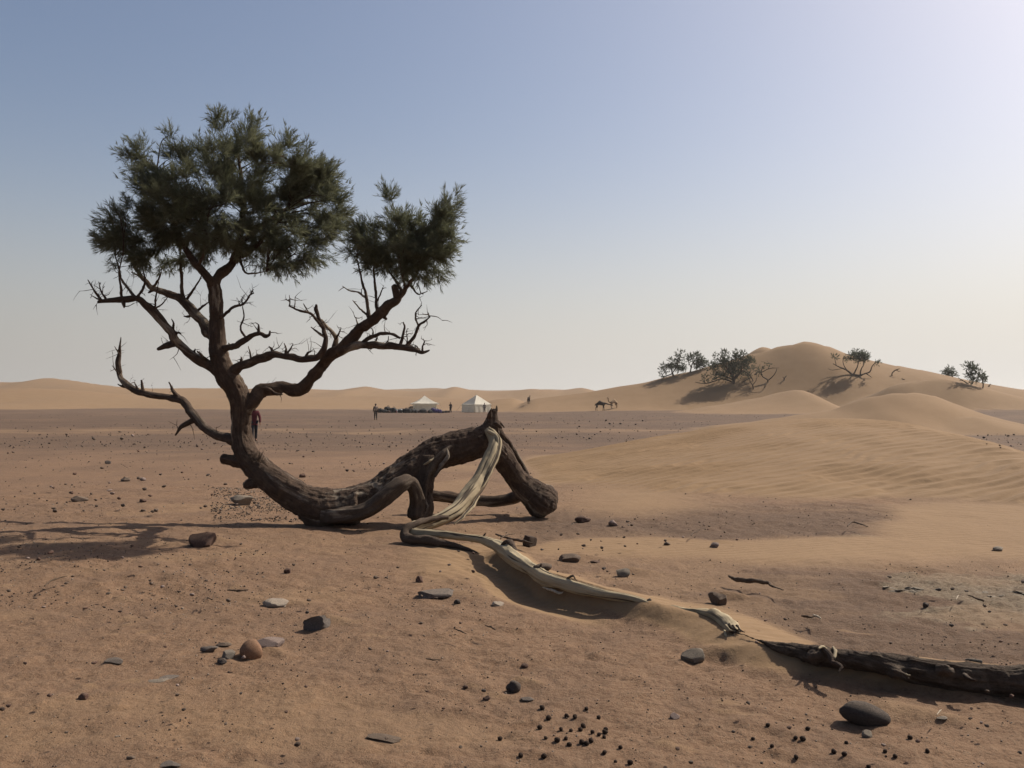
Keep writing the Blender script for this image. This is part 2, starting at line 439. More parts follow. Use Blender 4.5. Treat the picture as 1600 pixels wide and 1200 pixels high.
# ------------------------------------------------------------------ materials
class NT:
    def __init__(self, name):
        self.m = bpy.data.materials.new(name); self.m.use_nodes = True
        self.t = self.m.node_tree; self.b = self.t.nodes["Principled BSDF"]
        self.b.inputs['Specular IOR Level'].default_value = 0.2
    def n(self, typ, **kw):
        nd = self.t.nodes.new(typ)
        for k, v in kw.items():
            if hasattr(nd, k) and k not in ('Scale',): setattr(nd, k, v)
            else: nd.inputs[k].default_value = v
        return nd
    def l(self, a, b): self.t.links.new(a, b)
    def coord(self): return self.n("ShaderNodeTexCoord").outputs['Object']
    def attr(self, name): return self.n("ShaderNodeAttribute", attribute_name=name)
    def noise(self, vec, scale, detail=4, rough=.55, dist=0):
        nd = self.n("ShaderNodeTexNoise"); nd.inputs['Scale'].default_value = scale
        nd.inputs['Detail'].default_value = detail; nd.inputs['Roughness'].default_value = rough; nd.inputs['Distortion'].default_value = dist
        self.l(vec, nd.inputs['Vector']); return nd.outputs['Fac']
    def ramp(self, fac, stops):
        nd = self.n("ShaderNodeValToRGB"); cr = nd.color_ramp
        while len(cr.elements) < len(stops): cr.elements.new(0.5)
        for e, (p, c) in zip(cr.elements, stops):
            e.position = p; e.color = (c, c, c, 1) if not hasattr(c, '__len__') else (*c, 1)
        self.l(fac, nd.inputs[0]); return nd.outputs[0]
    def mix(self, fac, a, b, mode='MIX'):
        nd = self.n("ShaderNodeMix", data_type='RGBA', blend_type=mode)
        for s, x in ((nd.inputs[0], fac), (nd.inputs[6], a), (nd.inputs[7], b)):
            if hasattr(x, 'is_linked'): self.l(x, s)
            elif hasattr(x, '__len__'): s.default_value = (*x, 1)
            else: s.default_value = x
        return nd.outputs[2]
    def math(self, op, a, b=0.0, clamp=False):
        nd = self.n("ShaderNodeMath", operation=op, use_clamp=clamp)
        for s, x in ((nd.inputs[0], a), (nd.inputs[1], b)):
            if hasattr(x, 'is_linked'): self.l(x, s)
            else: s.default_value = x
        return nd.outputs[0]
    def bump(self, h, strength, dist, normal=None):
        nd = self.n("ShaderNodeBump"); nd.inputs['Strength'].default_value = strength; nd.inputs['Distance'].default_value = dist
        self.l(h, nd.inputs['Height'])
        if normal is not None: self.l(normal, nd.inputs['Normal'])
        return nd.outputs[0]
    def out(self, col, rough=.9, normal=None):
        if hasattr(col, 'is_linked'): self.l(col, self.b.inputs['Base Color'])
        else: self.b.inputs['Base Color'].default_value = (*col, 1)
        self.b.inputs['Roughness'].default_value = rough
        if normal is not None: self.l(normal, self.b.inputs['Normal'])
        return self.m

def ground_material():
    t = NT("desert_ground"); c = t.coord()
    sand = t.attr("sand").outputs['Fac']; grey = t.attr("grey").outputs['Fac']; crust = t.attr("crust").outputs['Fac']
    big = t.noise(c, 0.35, 5, .6)
    mid = t.noise(c, 3.0, 6, .65)
    fine = t.noise(c, 26.0, 6, .7)
    grain = t.noise(c, 160.0, 3, .7)
    soil = t.mix(t.ramp(mid, [(.32, 0), (.68, 1)]), (0.1452, 0.0816, 0.0464), (0.2069, 0.1208, 0.0700))
    soil = t.mix(t.ramp(fine, [(.42, .0), (.62, .55)]), soil, (0.2320, 0.1571, 0.0998))
    soil = t.mix(t.ramp(fine, [(.32, .85), (.46, 0)]), soil, (0.0899, 0.0574, 0.0365))
    gravel = t.mix(t.ramp(big, [(.35, 0), (.65, 1)]), (0.0907, 0.0564, 0.0370), (0.1107, 0.0685, 0.0433))
    gravel = t.mix(t.ramp(fine, [(.34, .6), (.50, 0)]), gravel, (0.0725, 0.0528, 0.0407))
    gravel = t.mix(t.ramp(fine, [(.56, 0), (.72, .5)]), gravel, (0.1914, 0.1493, 0.1070))
    dune = t.mix(t.ramp(big, [(.3, 0), (.7, 1)]), (0.2041, 0.1290, 0.0681), (0.2313, 0.1497, 0.0818))
    dune = t.mix(t.ramp(mid, [(.4, 0), (.7, .22)]), dune, (0.1684, 0.1050, 0.0557))
    pale = t.mix(t.ramp(fine, [(.40, 0), (.58, 1)]), (0.1392, 0.1091, 0.0731), (0.3248, 0.2871, 0.1984))
    patch = t.noise(c, .9, 4, .6, .8)
    soil = t.mix(t.ramp(patch, [(.42, .0), (.62, .5)]), soil, (0.1416, 0.0888, 0.0576))
    col = t.mix(grey, soil, gravel)
    col = t.mix(t.ramp(crust, [(.2, 0), (1., .35)]), col, pale)
    sfac = t.math('ADD', sand, t.math('MULTIPLY', t.math('SUBTRACT', fine, 0.5), t.math('MULTIPLY', sand, 0.9)), True)
    col = t.mix(sfac, col, dune)
    # single grains, dark and light
    vor = t.n("ShaderNodeTexVoronoi"); vor.inputs['Scale'].default_value = 75.0; t.l(c, vor.inputs['Vector'])
    rnd = t.n("ShaderNodeSeparateColor"); t.l(vor.outputs['Color'], rnd.inputs[0])
    spot = t.math('MULTIPLY', t.ramp(vor.outputs['Distance'], [(.18, 1), (.34, 0)]), t.ramp(rnd.outputs[0], [(.80, 0), (.84, 1)]))
    spot = t.math('MULTIPLY', spot, t.ramp(mid, [(.42, .15), (.62, 1)]))
    spot = t.math('MULTIPLY', spot, t.math('SUBTRACT', 1.0, sand, True))
    col = t.mix(t.math('MULTIPLY', spot, .75), col, t.mix(t.ramp(rnd.outputs[1], [(.55, 0), (.7, 1)]), (0.0493, 0.0356, 0.0271), (0.2900, 0.2412, 0.1775)))
    col = t.mix(t.ramp(grain, [(.3, .16), (.7, 0)]), col, (0.0812, 0.0517, 0.0313))
    hard = t.math('SUBTRACT', 1.0, t.math('MULTIPLY', sand, .82))
    h = t.math('ADD', t.math('MULTIPLY', fine, 1.0), t.math('ADD', t.math('MULTIPLY', grain, .22), t.math('MULTIPLY', spot, .35)))
    h = t.math('MULTIPLY', h, hard)
    nrm = t.bump(h, .95, .026)
    # fine wind ripples in the loose sand
    wv = t.n("ShaderNodeTexWave", wave_type='BANDS', bands_direction='Y', wave_profile='SIN')
    wv.inputs['Scale'].default_value = 2.3; wv.inputs['Distortion'].default_value = 7.0; wv.inputs['Detail'].default_value = 2.0
    wv.inputs['Detail Scale'].default_value = .55
    mp = t.n("ShaderNodeMapping"); mp.inputs['Rotation'].default_value = (0, 0, math.radians(-20)); t.l(c, mp.inputs[0]); t.l(mp.outputs[0], wv.inputs[0])
    nrm = t.bump(t.math('MULTIPLY', wv.outputs['Fac'], t.math('MULTIPLY', sand, t.ramp(mid, [(.35, .1), (.65, 1)]))), .35, .03, nrm)
    return t.out(col, .95, nrm)

def bark_material(name, dark, mid_, light, pale_amt=0.0, grain=True):
    t = NT(name)
    g = t.attr("grain").outputs['Vector'] if grain else t.coord()
    mp = t.n("ShaderNodeMapping"); mp.inputs['Scale'].default_value = (1, 1, .16) if grain else (1, 1, 1); t.l(g, mp.inputs[0])
    a = t.noise(mp.outputs[0], 22 if grain else 30, 8, .75, 1.2)
    b = t.noise(g, 7, 5, .6)
    col = t.mix(t.ramp(a, [(.34, 0), (.66, 1)]), dark, mid_)
    col = t.mix(t.ramp(b, [(.5, 0), (.75, .7)]), col, light)
    if pale_amt:
        p = t.noise(mp.outputs[0], 5, 5, .65, .4)
        col = t.mix(t.ramp(p, [(.60 - pale_amt * .2, 0), (.68 - pale_amt * .2, .8)]), col, (.30, .25, .19))
    fl = t.noise(g, 55, 5, .7)
    col = t.mix(t.ramp(fl, [(.3, .5), (.5, 0)]), col, tuple(x * .6 for x in dark))
    return t.out(col, .92, t.bump(fl, .6, .012, t.bump(a, 1.0, .035)))

def pale_wood_material():
    t = NT("weathered_wood")
    g = t.attr("grain").outputs['Vector']
    mp = t.n("ShaderNodeMapping"); mp.inputs['Scale'].default_value = (1, 1, .045); t.l(g, mp.inputs[0])
    a = t.noise(mp.outputs[0], 34, 6, .7, .3)
    cr = t.noise(mp.outputs[0], 15, 3, .5, .5)
    b = t.noise(g, 3.0, 4, .6)
    bark = t.attr("barky").outputs['Fac']
    col = t.mix(t.ramp(a, [(.3, 0), (.7, 1)]), (.230, .180, .112), (.400, .330, .215))
    col = t.mix(t.ramp(b, [(.5, 0), (.72, .55)]), col, (.165, .130, .085))
    crack = t.ramp(cr, [(.39, 1), (.44, 0)])
    col = t.mix(crack, col, (.045, .032, .022))
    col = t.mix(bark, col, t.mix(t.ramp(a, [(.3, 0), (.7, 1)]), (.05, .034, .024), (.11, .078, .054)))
    h = t.math('SUBTRACT', a, t.math('MULTIPLY', crack, .8))
    return t.out(col, .85, t.bump(h, .7, .012))

def rock_material(name, c0, c1, scale=9.0, bump=.5):
    t = NT(name); c = t.coord()
    inf = t.n("ShaderNodeObjectInfo")
    a = t.noise(c, scale, 6, .65); f = t.noise(c, scale * 8, 4, .7)
    col = t.mix(t.ramp(a, [(.3, 0), (.7, 1)]), c0, c1)
    col = t.mix(t.ramp(f, [(.35, .45), (.55, 0)]), col, tuple(x * .55 for x in c0))
    val = t.math('ADD', .78, t.math('MULTIPLY', inf.outputs['Random'], .44))
    hsv = t.n("ShaderNodeHueSaturation"); t.l(val, hsv.inputs['Value']); t.l(col, hsv.inputs['Color'])
    # sand dust settled on upward faces
    geo = t.n("ShaderNodeNewGeometry"); sx = t.n("ShaderNodeSeparateXYZ"); t.l(geo.outputs['True Normal'], sx.inputs[0])
    dust = t.math('MULTIPLY', t.ramp(sx.outputs[2], [(.55, 0), (.95, .28)]), t.ramp(a, [(.35, 0), (.6, 1)]))
    col = t.mix(dust, hsv.outputs[0], (.19, .138, .09))
    return t.out(col, .9, t.bump(f, bump, .01))

def plain_material(name, col, rough=.8, var=.25, scale=6.0):
    t = NT(name); c = t.coord(); a = t.noise(c, scale, 4, .6)
    k = t.mix(t.ramp(a, [(.3, 0), (.7, 1)]), tuple(x * (1 - var) for x in col), tuple(min(1, x * (1 + var)) for x in col))
    return t.out(k, rough, t.bump(a, .25, .02))

def leaf_material(name, c0, c1, trans=.3):
    t = NT(name); c = t.coord()
    a = t.noise(c, 2.2, 3, .6); f = t.noise(c, 14.0, 3, .6)
    col = t.mix(t.ramp(a, [(.35, 0), (.65, 1)]), c0, c1)
    col = t.mix(t.ramp(f, [(.5, 0), (.75, .5)]), col, tuple(x * 1.5 for x in c1))
    t.out(col, .75)
    tr = t.n("ShaderNodeBsdfTranslucent"); t.l(col, tr.inputs[0])
    mx = t.n("ShaderNodeMixShader"); mx.inputs[0].default_value = trans
    t.l(t.b.outputs[0], mx.inputs[1]); t.l(tr.outputs[0], mx.inputs[2])
    o = [n for n in t.t.nodes if n.type == 'OUTPUT_MATERIAL'][0]
    t.l(mx.outputs[0], o.inputs[0])
    return t.m

M_GROUND = ground_material()
M_BARK = bark_material("tamarisk_bark", (.036, .024, .017), (.094, .061, .042), (.145, .100, .068), .22)
M_BARK_FAR = bark_material("far_bark", (.05, .035, .025), (.09, .06, .042), (.13, .09, .06), 0, False)
M_DEAD = bark_material("dead_branch_bark", (.042, .028, .020), (.090, .060, .043), (.14, .10, .07), .2)
M_LOG = bark_material("old_log_bark", (.050, .035, .025), (.115, .083, .060), (.21, .165, .12), .15)
M_PALE = pale_wood_material()
M_SIDE = bark_material('bare_root_wood', (.055, .038, .027), (.100, .072, .052), (.135, .100, .072), .1)
M_LEAF = leaf_material("tamarisk_foliage", (.084, .092, .056), (.138, .142, .084), .45)
M_LEAF_FAR = leaf_material("far_foliage", (.050, .062, .038), (.080, .092, .055), .35)
M_R_RED = rock_material("red_sandstone", (0.0782, 0.0449, 0.0340), (0.1190, 0.0714, 0.0530))
M_R_GREY = rock_material("grey_limestone", (0.1202, 0.1000, 0.0796), (0.2122, 0.1799, 0.1438), 14)
M_R_PALE = rock_material("pale_stone", (0.2312, 0.1836, 0.1394), (0.3400, 0.2856, 0.2278))
M_R_DARK = rock_material("dark_stone", (0.0398, 0.0319, 0.0283), (0.0751, 0.0601, 0.0512))
M_R_SLATE = rock_material("slate", (0.0669, 0.0570, 0.0502), (0.1286, 0.1056, 0.0906), 7)
M_R_ORANGE = rock_material("orange_stone", (0.1836, 0.0986, 0.0578), (0.2720, 0.1598, 0.0986), 12)
M_R_PINK = rock_material("pinkish_stone", (0.1768, 0.1292, 0.1122), (0.2448, 0.1870, 0.1598))
M_R_BROWN = rock_material("brown_stone", (0.0816, 0.0578, 0.0435), (0.1292, 0.0952, 0.0714))
M_DUNG = plain_material("dried_dung", (0.0280, 0.0176, 0.0120), .95, .4, 40)
M_TWIG = plain_material("dry_twig_wood", (0.0800, 0.0544, 0.0360), .9, .4, 30)
M_TWIG_PALE = plain_material("bleached_twig_wood", (0.3360, 0.2800, 0.2080), .9, .3, 30)
M_CRUST = rock_material("salt_crust_rock", (0.1292, 0.1020, 0.0782), (0.3128, 0.2720, 0.2108), 10, .8)

# ------------------------------------------------------------------ the ground and the dunes, one continuous sheet split by what it is
NOTE_STONES = [  # u, v of the foot, width and height in photo pixels: stones that trail a tail of sand
    (802, 1062, 22, 18), (1358, 1108, 76, 40), (389, 1012, 34, 30), (1117, 845, 14, 9), (1043, 842, 10, 6), (1085, 1018, 38, 22),
    (974, 890, 22, 14), (683, 921, 68, 14), (494, 968, 45, 26), (427, 936, 42, 14), (892, 868, 33, 16), (128, 1072, 14, 10), (312, 845, 40, 24),
    (655, 895, 12, 10), (700, 905, 18, 10), (760, 1082, 16, 8), (1123, 931, 28, 22)]
for (u, v, w, h) in NOTE_STONES:
    x, y = gp(u, v); s = y / FPX
    TAILS.append((x + .3 * w * s, y, (2.2 * w * s + .10), .42 * w * s + .02, min(.35 * h * s, .06)))
for k in range(45):
    x, y = gp(RNG.uniform(-50, 1650), 700 + 500 * RNG.random() ** .8)
    TAILS.append((x, y, RNG.uniform(.12, .4), RNG.uniform(.03, .08), RNG.uniform(.004, .010)))

def build_ground():
    ang = np.concatenate([np.linspace(-180, -60, 26, endpoint=False), np.linspace(-60, -36, 40, endpoint=False), np.linspace(-36, 36, 620, endpoint=False),
                          np.linspace(36, 60, 40, endpoint=False), np.linspace(60, 180, 26, endpoint=False)])
    ang = np.radians(ang)
    rr = [0.6]
    while rr[-1] < 9000:
        r = rr[-1]
        if r < 3: st = .10
        elif r < 11.5: st = .0080 * (r / 3.0) ** 1.6 + .006
        elif r < 27: st = .058
        elif r < 40: st = .058 + (r - 27) * .024
        elif r < 240: st = .0095 * r
        elif r < 1000: st = .013 * r
        else: st = .12 * r
        rr.append(r + st)
    rr = np.array(rr)
    nA, nR = len(ang), len(rr)
    A, R = np.meshgrid(ang, rr)
    X, Y = R * np.sin(A), R * np.cos(A)
    Z = np.empty(X.shape); at = {k: np.empty(X.shape) for k in ("sand", "grey", "crust")}; I = np.empty(X.shape, dtype=np.int32)
    for a in range(0, nR, 60):
        b = min(nR, a + 60)
        z, s, g, c, i = terrain(X[a:b].ravel(), Y[a:b].ravel())
        sh = X[a:b].shape
        Z[a:b] = z.reshape(sh); at["sand"][a:b] = s.reshape(sh); at["grey"][a:b] = g.reshape(sh); at["crust"][a:b] = c.reshape(sh); I[a:b] = i.reshape(sh)
    far = S(1000, 2500, R); Z = Z * (1 - far) + far * 2.0
    V = np.stack([X, Y, Z], -1).reshape(-1, 3)
    i0 = np.arange(nR - 1)[:, None] * nA; j = np.arange(nA)[None, :]; j2 = (j + 1) % nA
    F = np.stack([i0 + j, i0 + nA + j, i0 + nA + j2, i0 + j2], -1).reshape(-1, 4)[:, ::-1]
    # close the small hole under the viewer
    V = np.vstack([V, [[0, 0, float(Z[0].mean())]]]); cidx = len(V) - 1
    C = np.stack([np.full(nA, cidx), (np.arange(nA) + 1) % nA, np.arange(nA)], -1)[:, ::-1]
    flat = {k: np.append(v.ravel(), 0.0) for k, v in at.items()}
    fid = np.where((I.ravel()[F] == I.ravel()[F][:, :1]).all(1), I.ravel()[F[:, 0]], 0)
    names = {0: "ground", 1: "sand_dune", 2: "sand_dune", 3: "large_dune", 4: "sand_dune", 5: "far_dunes"}
    labels = {0: "stony brown desert plain with a thin crust", 1: "rippled sand dune right of the leaning tree", 2: "smooth low dune behind the rippled dune",
              3: "high sand dune with trees on its slope", 4: "small sand dune right of the tents", 5: "hazy dunes along the horizon"}
    for k in range(6):
        f = F[fid == k]
        if not len(f): continue
        used = np.unique(f)
        if k == 0: used = np.unique(np.append(used, C.ravel()))
        mp = np.zeros(len(V), dtype=np.int64); mp[used] = np.arange(len(used))
        fl = [mp[f]] + ([mp[C]] if k == 0 else [])
        me = make_mesh(names[k], V[used], fl, True, {a: flat[a][used] for a in flat})
        link(names[k], me, M_GROUND, label=labels[k], kind="structure")
    return len(F)
NQ = build_ground()
print("ground quads", NQ)

# ------------------------------------------------------------------ wood: tubes along bent paths
def resample(pts, rad, step):
    pts = np.asarray(pts, float); rad = np.asarray(rad, float)
    n = len(pts)
    P0 = np.vstack([2 * pts[0] - pts[1], pts, 2 * pts[-1] - pts[-2]])
    op, orr = [], []
    for i in range(n - 1):
        a, b, c, d = P0[i], P0[i+1], P0[i+2], P0[i+3]
        L = np.linalg.norm(c - b)
        st = step if step else max(.25 * (rad[i] + rad[i+1]), .004)
        m = max(2, int(math.ceil(L / st)))
        for k in range(m):
            t = k / m
            op.append(.5 * (2*b + (c - a)*t + (2*a - 5*b + 4*c - d)*t*t + (3*b - a - 3*c + d)*t**3))
            orr.append(rad[i] + (rad[i+1] - rad[i]) * t)
    op.append(pts[-1]); orr.append(rad[-1])
    return np.array(op), np.array(orr)

def tube(pts, rad, sides=10, rough=.12, gnarl=0.0, seed=0, step=None, flat=None, cap=True, groove=0.0, freq=1.0):
    """returns V, [F4, F3], grain coordinates, angle"""
    p, r = resample(pts, rad, step)
    if gnarl:
        k = np.arange(len(p)) * (np.linalg.norm(p[1] - p[0])) / max(r.mean() * 5, .02)
        w = np.minimum(1, np.minimum(np.arange(len(p)), np.arange(len(p))[::-1]) / 3.0)[:, None]
        off = np.stack([noise2(k, k * 0 + 1.3, seed + 1), noise2(k, k * 0 + 5.3, seed + 2), noise2(k, k * 0 + 9.3, seed + 3)], -1)
        p = p + off * (gnarl * r)[:, None] * w
    T = np.gradient(p, axis=0); T /= np.linalg.norm(T, axis=1)[:, None] + 1e-9
    nrm = np.zeros_like(p)
    up = np.array([0, 0, 1.0]) if abs(T[0][2]) < .9 else np.array([0, 1.0, 0])
    v = up - T[0] * up.dot(T[0]); v /= np.linalg.norm(v); nrm[0] = v
    for i in range(1, len(p)):
        v = nrm[i-1] - T[i] * nrm[i-1].dot(T[i]); v /= np.linalg.norm(v) + 1e-9; nrm[i] = v
    bn = np.cross(T, nrm)
    s = np.concatenate([[0], np.cumsum(np.linalg.norm(np.diff(p, axis=0), axis=1))])
    th = np.linspace(0, 2 * math.pi, sides, endpoint=False)
    TH, SS = np.meshgrid(th, s); RR = np.repeat(r[:, None], sides, 1)
    cr = np.cos(TH); sr = np.sin(TH)
    rm = max(r.mean(), .004)
    d = 1 + rough * fbm3(cr * 1.1 * freq, sr * 1.1 * freq, SS / (rm * 3.2) * freq, 3, seed + 20)
    if groove:
        d = d + groove * (np.abs(noise3(cr * 3.3, sr * 3.3, SS / (rm * 9), seed + 40)) - .35)
    ru = np.ones_like(cr); rv = np.ones_like(cr)
    if flat is not None:
        rv = rv * flat
    V = p[:, None, :] + (nrm[:, None, :] * (cr * ru)[..., None] + bn[:, None, :] * (sr * rv)[..., None]) * (RR * d)[..., None]
    nR = len(p)
    i0 = np.arange(nR - 1)[:, None] * sides; j = np.arange(sides)[None, :]; j2 = (j + 1) % sides
    F4 = np.stack([i0 + j, i0 + j2, i0 + sides + j2, i0 + sides + j], -1).reshape(-1, 4)
    V = V.reshape(-1, 3)
    g = np.stack([(cr * rm).ravel(), (sr * rm).ravel(), SS.ravel()], -1)
    F3 = np.zeros((0, 3), int)
    if cap:
        e = len(V)
        V = np.vstack([V, p[0] - T[0] * r[0] * .3, p[-1] + T[-1] * r[-1] * .6])
        g = np.vstack([g, [0, 0, 0], [0, 0, s[-1]]])
        jj = np.arange(sides); jn = (jj + 1) % sides; l0 = (nR - 1) * sides
        F3 = np.concatenate([np.stack([np.full(sides, e), jn, jj], -1), np.stack([np.full(sides, e + 1), l0 + jj, l0 + jn], -1)])
    return V, [F4, F3], g, TH.ravel()

def tube_object(name, pts, rad, mat, parent=None, **kw):
    V, F, g, th = tube(pts, rad, **kw)
    g = g + np.array([kw.get('seed', 0) * .37 % 5, 0, kw.get('seed', 0) * 1.1 % 7])
    me = make_mesh(name, V, F, True, {"grain": g})
    return link(name, me, mat, parent)

def evaluated(obj, name):
    dg = bpy.context.evaluated_depsgraph_get(); dg.update()
    me = bpy.data.meshes.new_from_object(obj.evaluated_get(dg)); me.name = name
    return me

def voxel_union(tubes, voxel, name, smooth_it=4):
    V, F = join_arrays([(t[0], t[1]) for t in tubes])
    o = link("tmp_union", make_mesh("tmp", V, F))
    m = o.modifiers.new("r", 'REMESH'); m.mode = 'VOXEL'; m.voxel_size = voxel; m.use_smooth_shade = True
    m2 = o.modifiers.new("s", 'SMOOTH'); m2.factor = .5; m2.iterations = smooth_it
    me = evaluated(o, name)
    bpy.data.objects.remove(o)
    return me

def bark_displace(me, lines, amp, seed):
    """lines: list of (pts, rad) centre lines. Adds furrows that run along the wood and stores the grain direction."""
    n = len(me.vertices)
    co = np.empty(n * 3, dtype=np.float32); me.vertices.foreach_get("co", co); co = co.reshape(-1, 3).astype(float)
    no = np.empty(n * 3, dtype=np.float32); me.vertex_normals.foreach_get("vector", no); no = no.reshape(-1, 3).astype(float)
    best = np.full(n, 1e9); S_ = np.zeros(n); C = np.zeros((n, 3)); Tn = np.zeros((n, 3)); off = 0
    for pts, rad in lines:
        p, r = resample(pts, rad, .05)
        T = np.gradient(p, axis=0); T /= np.linalg.norm(T, axis=1)[:, None]
        s = np.concatenate([[0], np.cumsum(np.linalg.norm(np.diff(p, axis=0), axis=1))]) + off
        off = s[-1] + 3
        for a in range(0, n, 20000):
            dd = np.linalg.norm(co[a:a+20000, None, :] - p[None], axis=2) / r[None]
            i = dd.argmin(1); d = dd[np.arange(len(i)), i]
            m = d < best[a:a+20000]
            idx = np.arange(a, a + len(i))[m]
            best[idx] = d[m]; S_[idx] = s[i[m]] + ((co[idx] - p[i[m]]) * T[i[m]]).sum(1); C[idx] = p[i[m]]; Tn[idx] = T[i[m]]
    rel = co - C; rel = rel - Tn * (rel * Tn).sum(1)[:, None]
    L = np.linalg.norm(rel, axis=1)[:, None] + 1e-6
    rn = rel / L
    S_ = S_ + .02 * fbm3(co[:, 0] * 5, co[:, 1] * 5, co[:, 2] * 5, 2, seed)
    g = np.stack([rn[:, 0], rn[:, 1], rn[:, 2]], -1) * .18
    q = g * 26
    f1 = np.abs(noise3(q[:, 0] + S_ * .8, q[:, 1], q[:, 2] + S_ * 2.2, seed + 1))
    f2 = np.abs(noise3(q[:, 0] * 2.3, q[:, 1] * 2.3 + S_ * 2, q[:, 2] * 2.3 + S_ * 5, seed + 2))
    lump = fbm3(co[:, 0] * 3.5, co[:, 1] * 3.5, co[:, 2] * 3.5, 3, seed + 5)
    fl = fbm3(co[:, 0] * 16, co[:, 1] * 16, co[:, 2] * 11, 2, seed + 8)
    d = amp * (1.0 * (f1 - .3) + .7 * (f2 - .3) + 1.2 * lump + .8 * S(.05, .5, fl))
    co = co + no * d[:, None]
    me.vertices.foreach_set("co", co.astype(np.float32).ravel())
    grain = np.stack([g[:, 0] + .3 * g[:, 2], g[:, 1] - .3 * g[:, 2], S_], -1)
    at = me.attributes.new("grain", 'FLOAT_VECTOR', 'POINT'); at.data.foreach_set("vector", grain.astype(np.float32).ravel())
    me.update()
    return co

# ------------------------------------------------------------------ foliage
def plume_templates(k, n, seed, w=.03, spread=(.35, .95)):
    rg = np.random.default_rng(seed); out = []
    for _ in range(k):
        V, F = [], []
        bend = rg.uniform(-.25, .25, 2)
        def ax(t): return np.array([bend[0] * t * t, bend[1] * t * t, t])
        # stem
        for i in range(3):
            a, b = ax(i / 3), ax((i + 1) / 3); q = np.array([.012 * (1 - i / 4), 0, 0])
            o = len(V); V += [a - q, a + q, b + q * .7, b - q * .7]; F.append([o, o+1, o+2, o+3])
        for i in range(n):
            t = rg.uniform(.05, 1.0); az = rg.uniform(0, 2 * math.pi); el = rg.uniform(*spread)
            d = np.array([math.cos(az) * math.sin(el), math.sin(az) * math.sin(el), math.cos(el)])
            L = rg.uniform(.25, .55) * (1.15 - .55 * t)
            a = ax(t); m = a + d * L * .55 + rg.normal(0, .02, 3); e = a + d * L + np.array([0, 0, rg.uniform(-.05, .12)])
            q = np.cross(d, rg.normal(0, 1, 3)); q = q / (np.linalg.norm(q) + 1e-9) * w * rg.uniform(.6, 1.2)
            o = len(V); V += [a - q * .4, a + q * .4, m + q, m - q, e]
            F.append([o, o+1, o+2, o+3]); F.append([o+3, o+2, o+4, o+4])
        out.append((np.array(V), [f for f in F]))
    res = []
    for V, F in out:
        F4 = np.array([f for f in F if f[2] != f[3]]); F3 = np.array([f[:3] for f in F if f[2] == f[3]])
        res.append((V, F4, F3))
    return res

def scatter(templ, pos, dirs, scale, seed):
    """copies of the templates along dirs, as one array mesh"""
    rg = np.random.default_rng(seed); n = len(pos); tid = rg.integers(0, len(templ), n); parts = []
    d = dirs / (np.linalg.norm(dirs, axis=1)[:, None] + 1e-9)
    a = rg.normal(0, 1, (n, 3)); a -= d * (a * d).sum(1)[:, None]; a /= np.linalg.norm(a, axis=1)[:, None] + 1e-9
    b = np.cross(d, a)
    for k, (V, F4, F3) in enumerate(templ):
        s = np.where(tid == k)[0]
        if not len(s): continue
        W = (V[None, :, 0, None] * a[s][:, None] + V[None, :, 1, None] * b[s][:, None] + V[None, :, 2, None] * d[s][:, None]) * scale[s][:, None, None] + pos[s][:, None]
        off = (np.arange(len(s)) * len(V))[:, None, None]
        fl = []
        if len(F4): fl.append((F4[None] + off).reshape(-1, 4))
        if len(F3): fl.append((F3[None] + off).reshape(-1, 3))
        parts.append((W.reshape(-1, 3), fl))
    return join_arrays(parts)

def blob_points(blobs, n, rg, shell=.35):
    """points inside a set of ellipsoids (centre, radii), denser towards the skin"""
    vol = np.array([b[1][0] * b[1][1] * b[1][2] * (b[2] if len(b) > 2 else 1) for b in blobs]) ** .85
    k = rg.choice(len(blobs), n, p=vol / vol.sum())
    d = rg.normal(0, 1, (n, 3)); d /= np.linalg.norm(d, axis=1)[:, None]
    r = shell + (1 - shell) * rg.random(n) ** .5
    C = np.array([b[0] for b in blobs])[k]; R = np.array([b[1] for b in blobs])[k]
    return C + d * R * r[:, None], d, k

# ------------------------------------------------------------------ the leaning tamarisk
TY = 12.3
PX = TY / FPX          # one photo pixel in metres at the tree
tree = empty("tamarisk_tree", (gp(500, 818)[0], 12.1, gz(gp(500, 818)[0], 12.1)), "gnarled leaning tamarisk tree with arching exposed roots", "tree")
TREE_INV = -np.array(tree.location)

def wpath(spec):
    """(u, v, radius px, depth) list -> points relative to the tree and radii"""
    pts = np.array([P(a[0], a[1], a[3]) for a in spec]) + TREE_INV
    rad = np.array([a[2] * a[3] / FPX for a in spec])
    return pts, rad

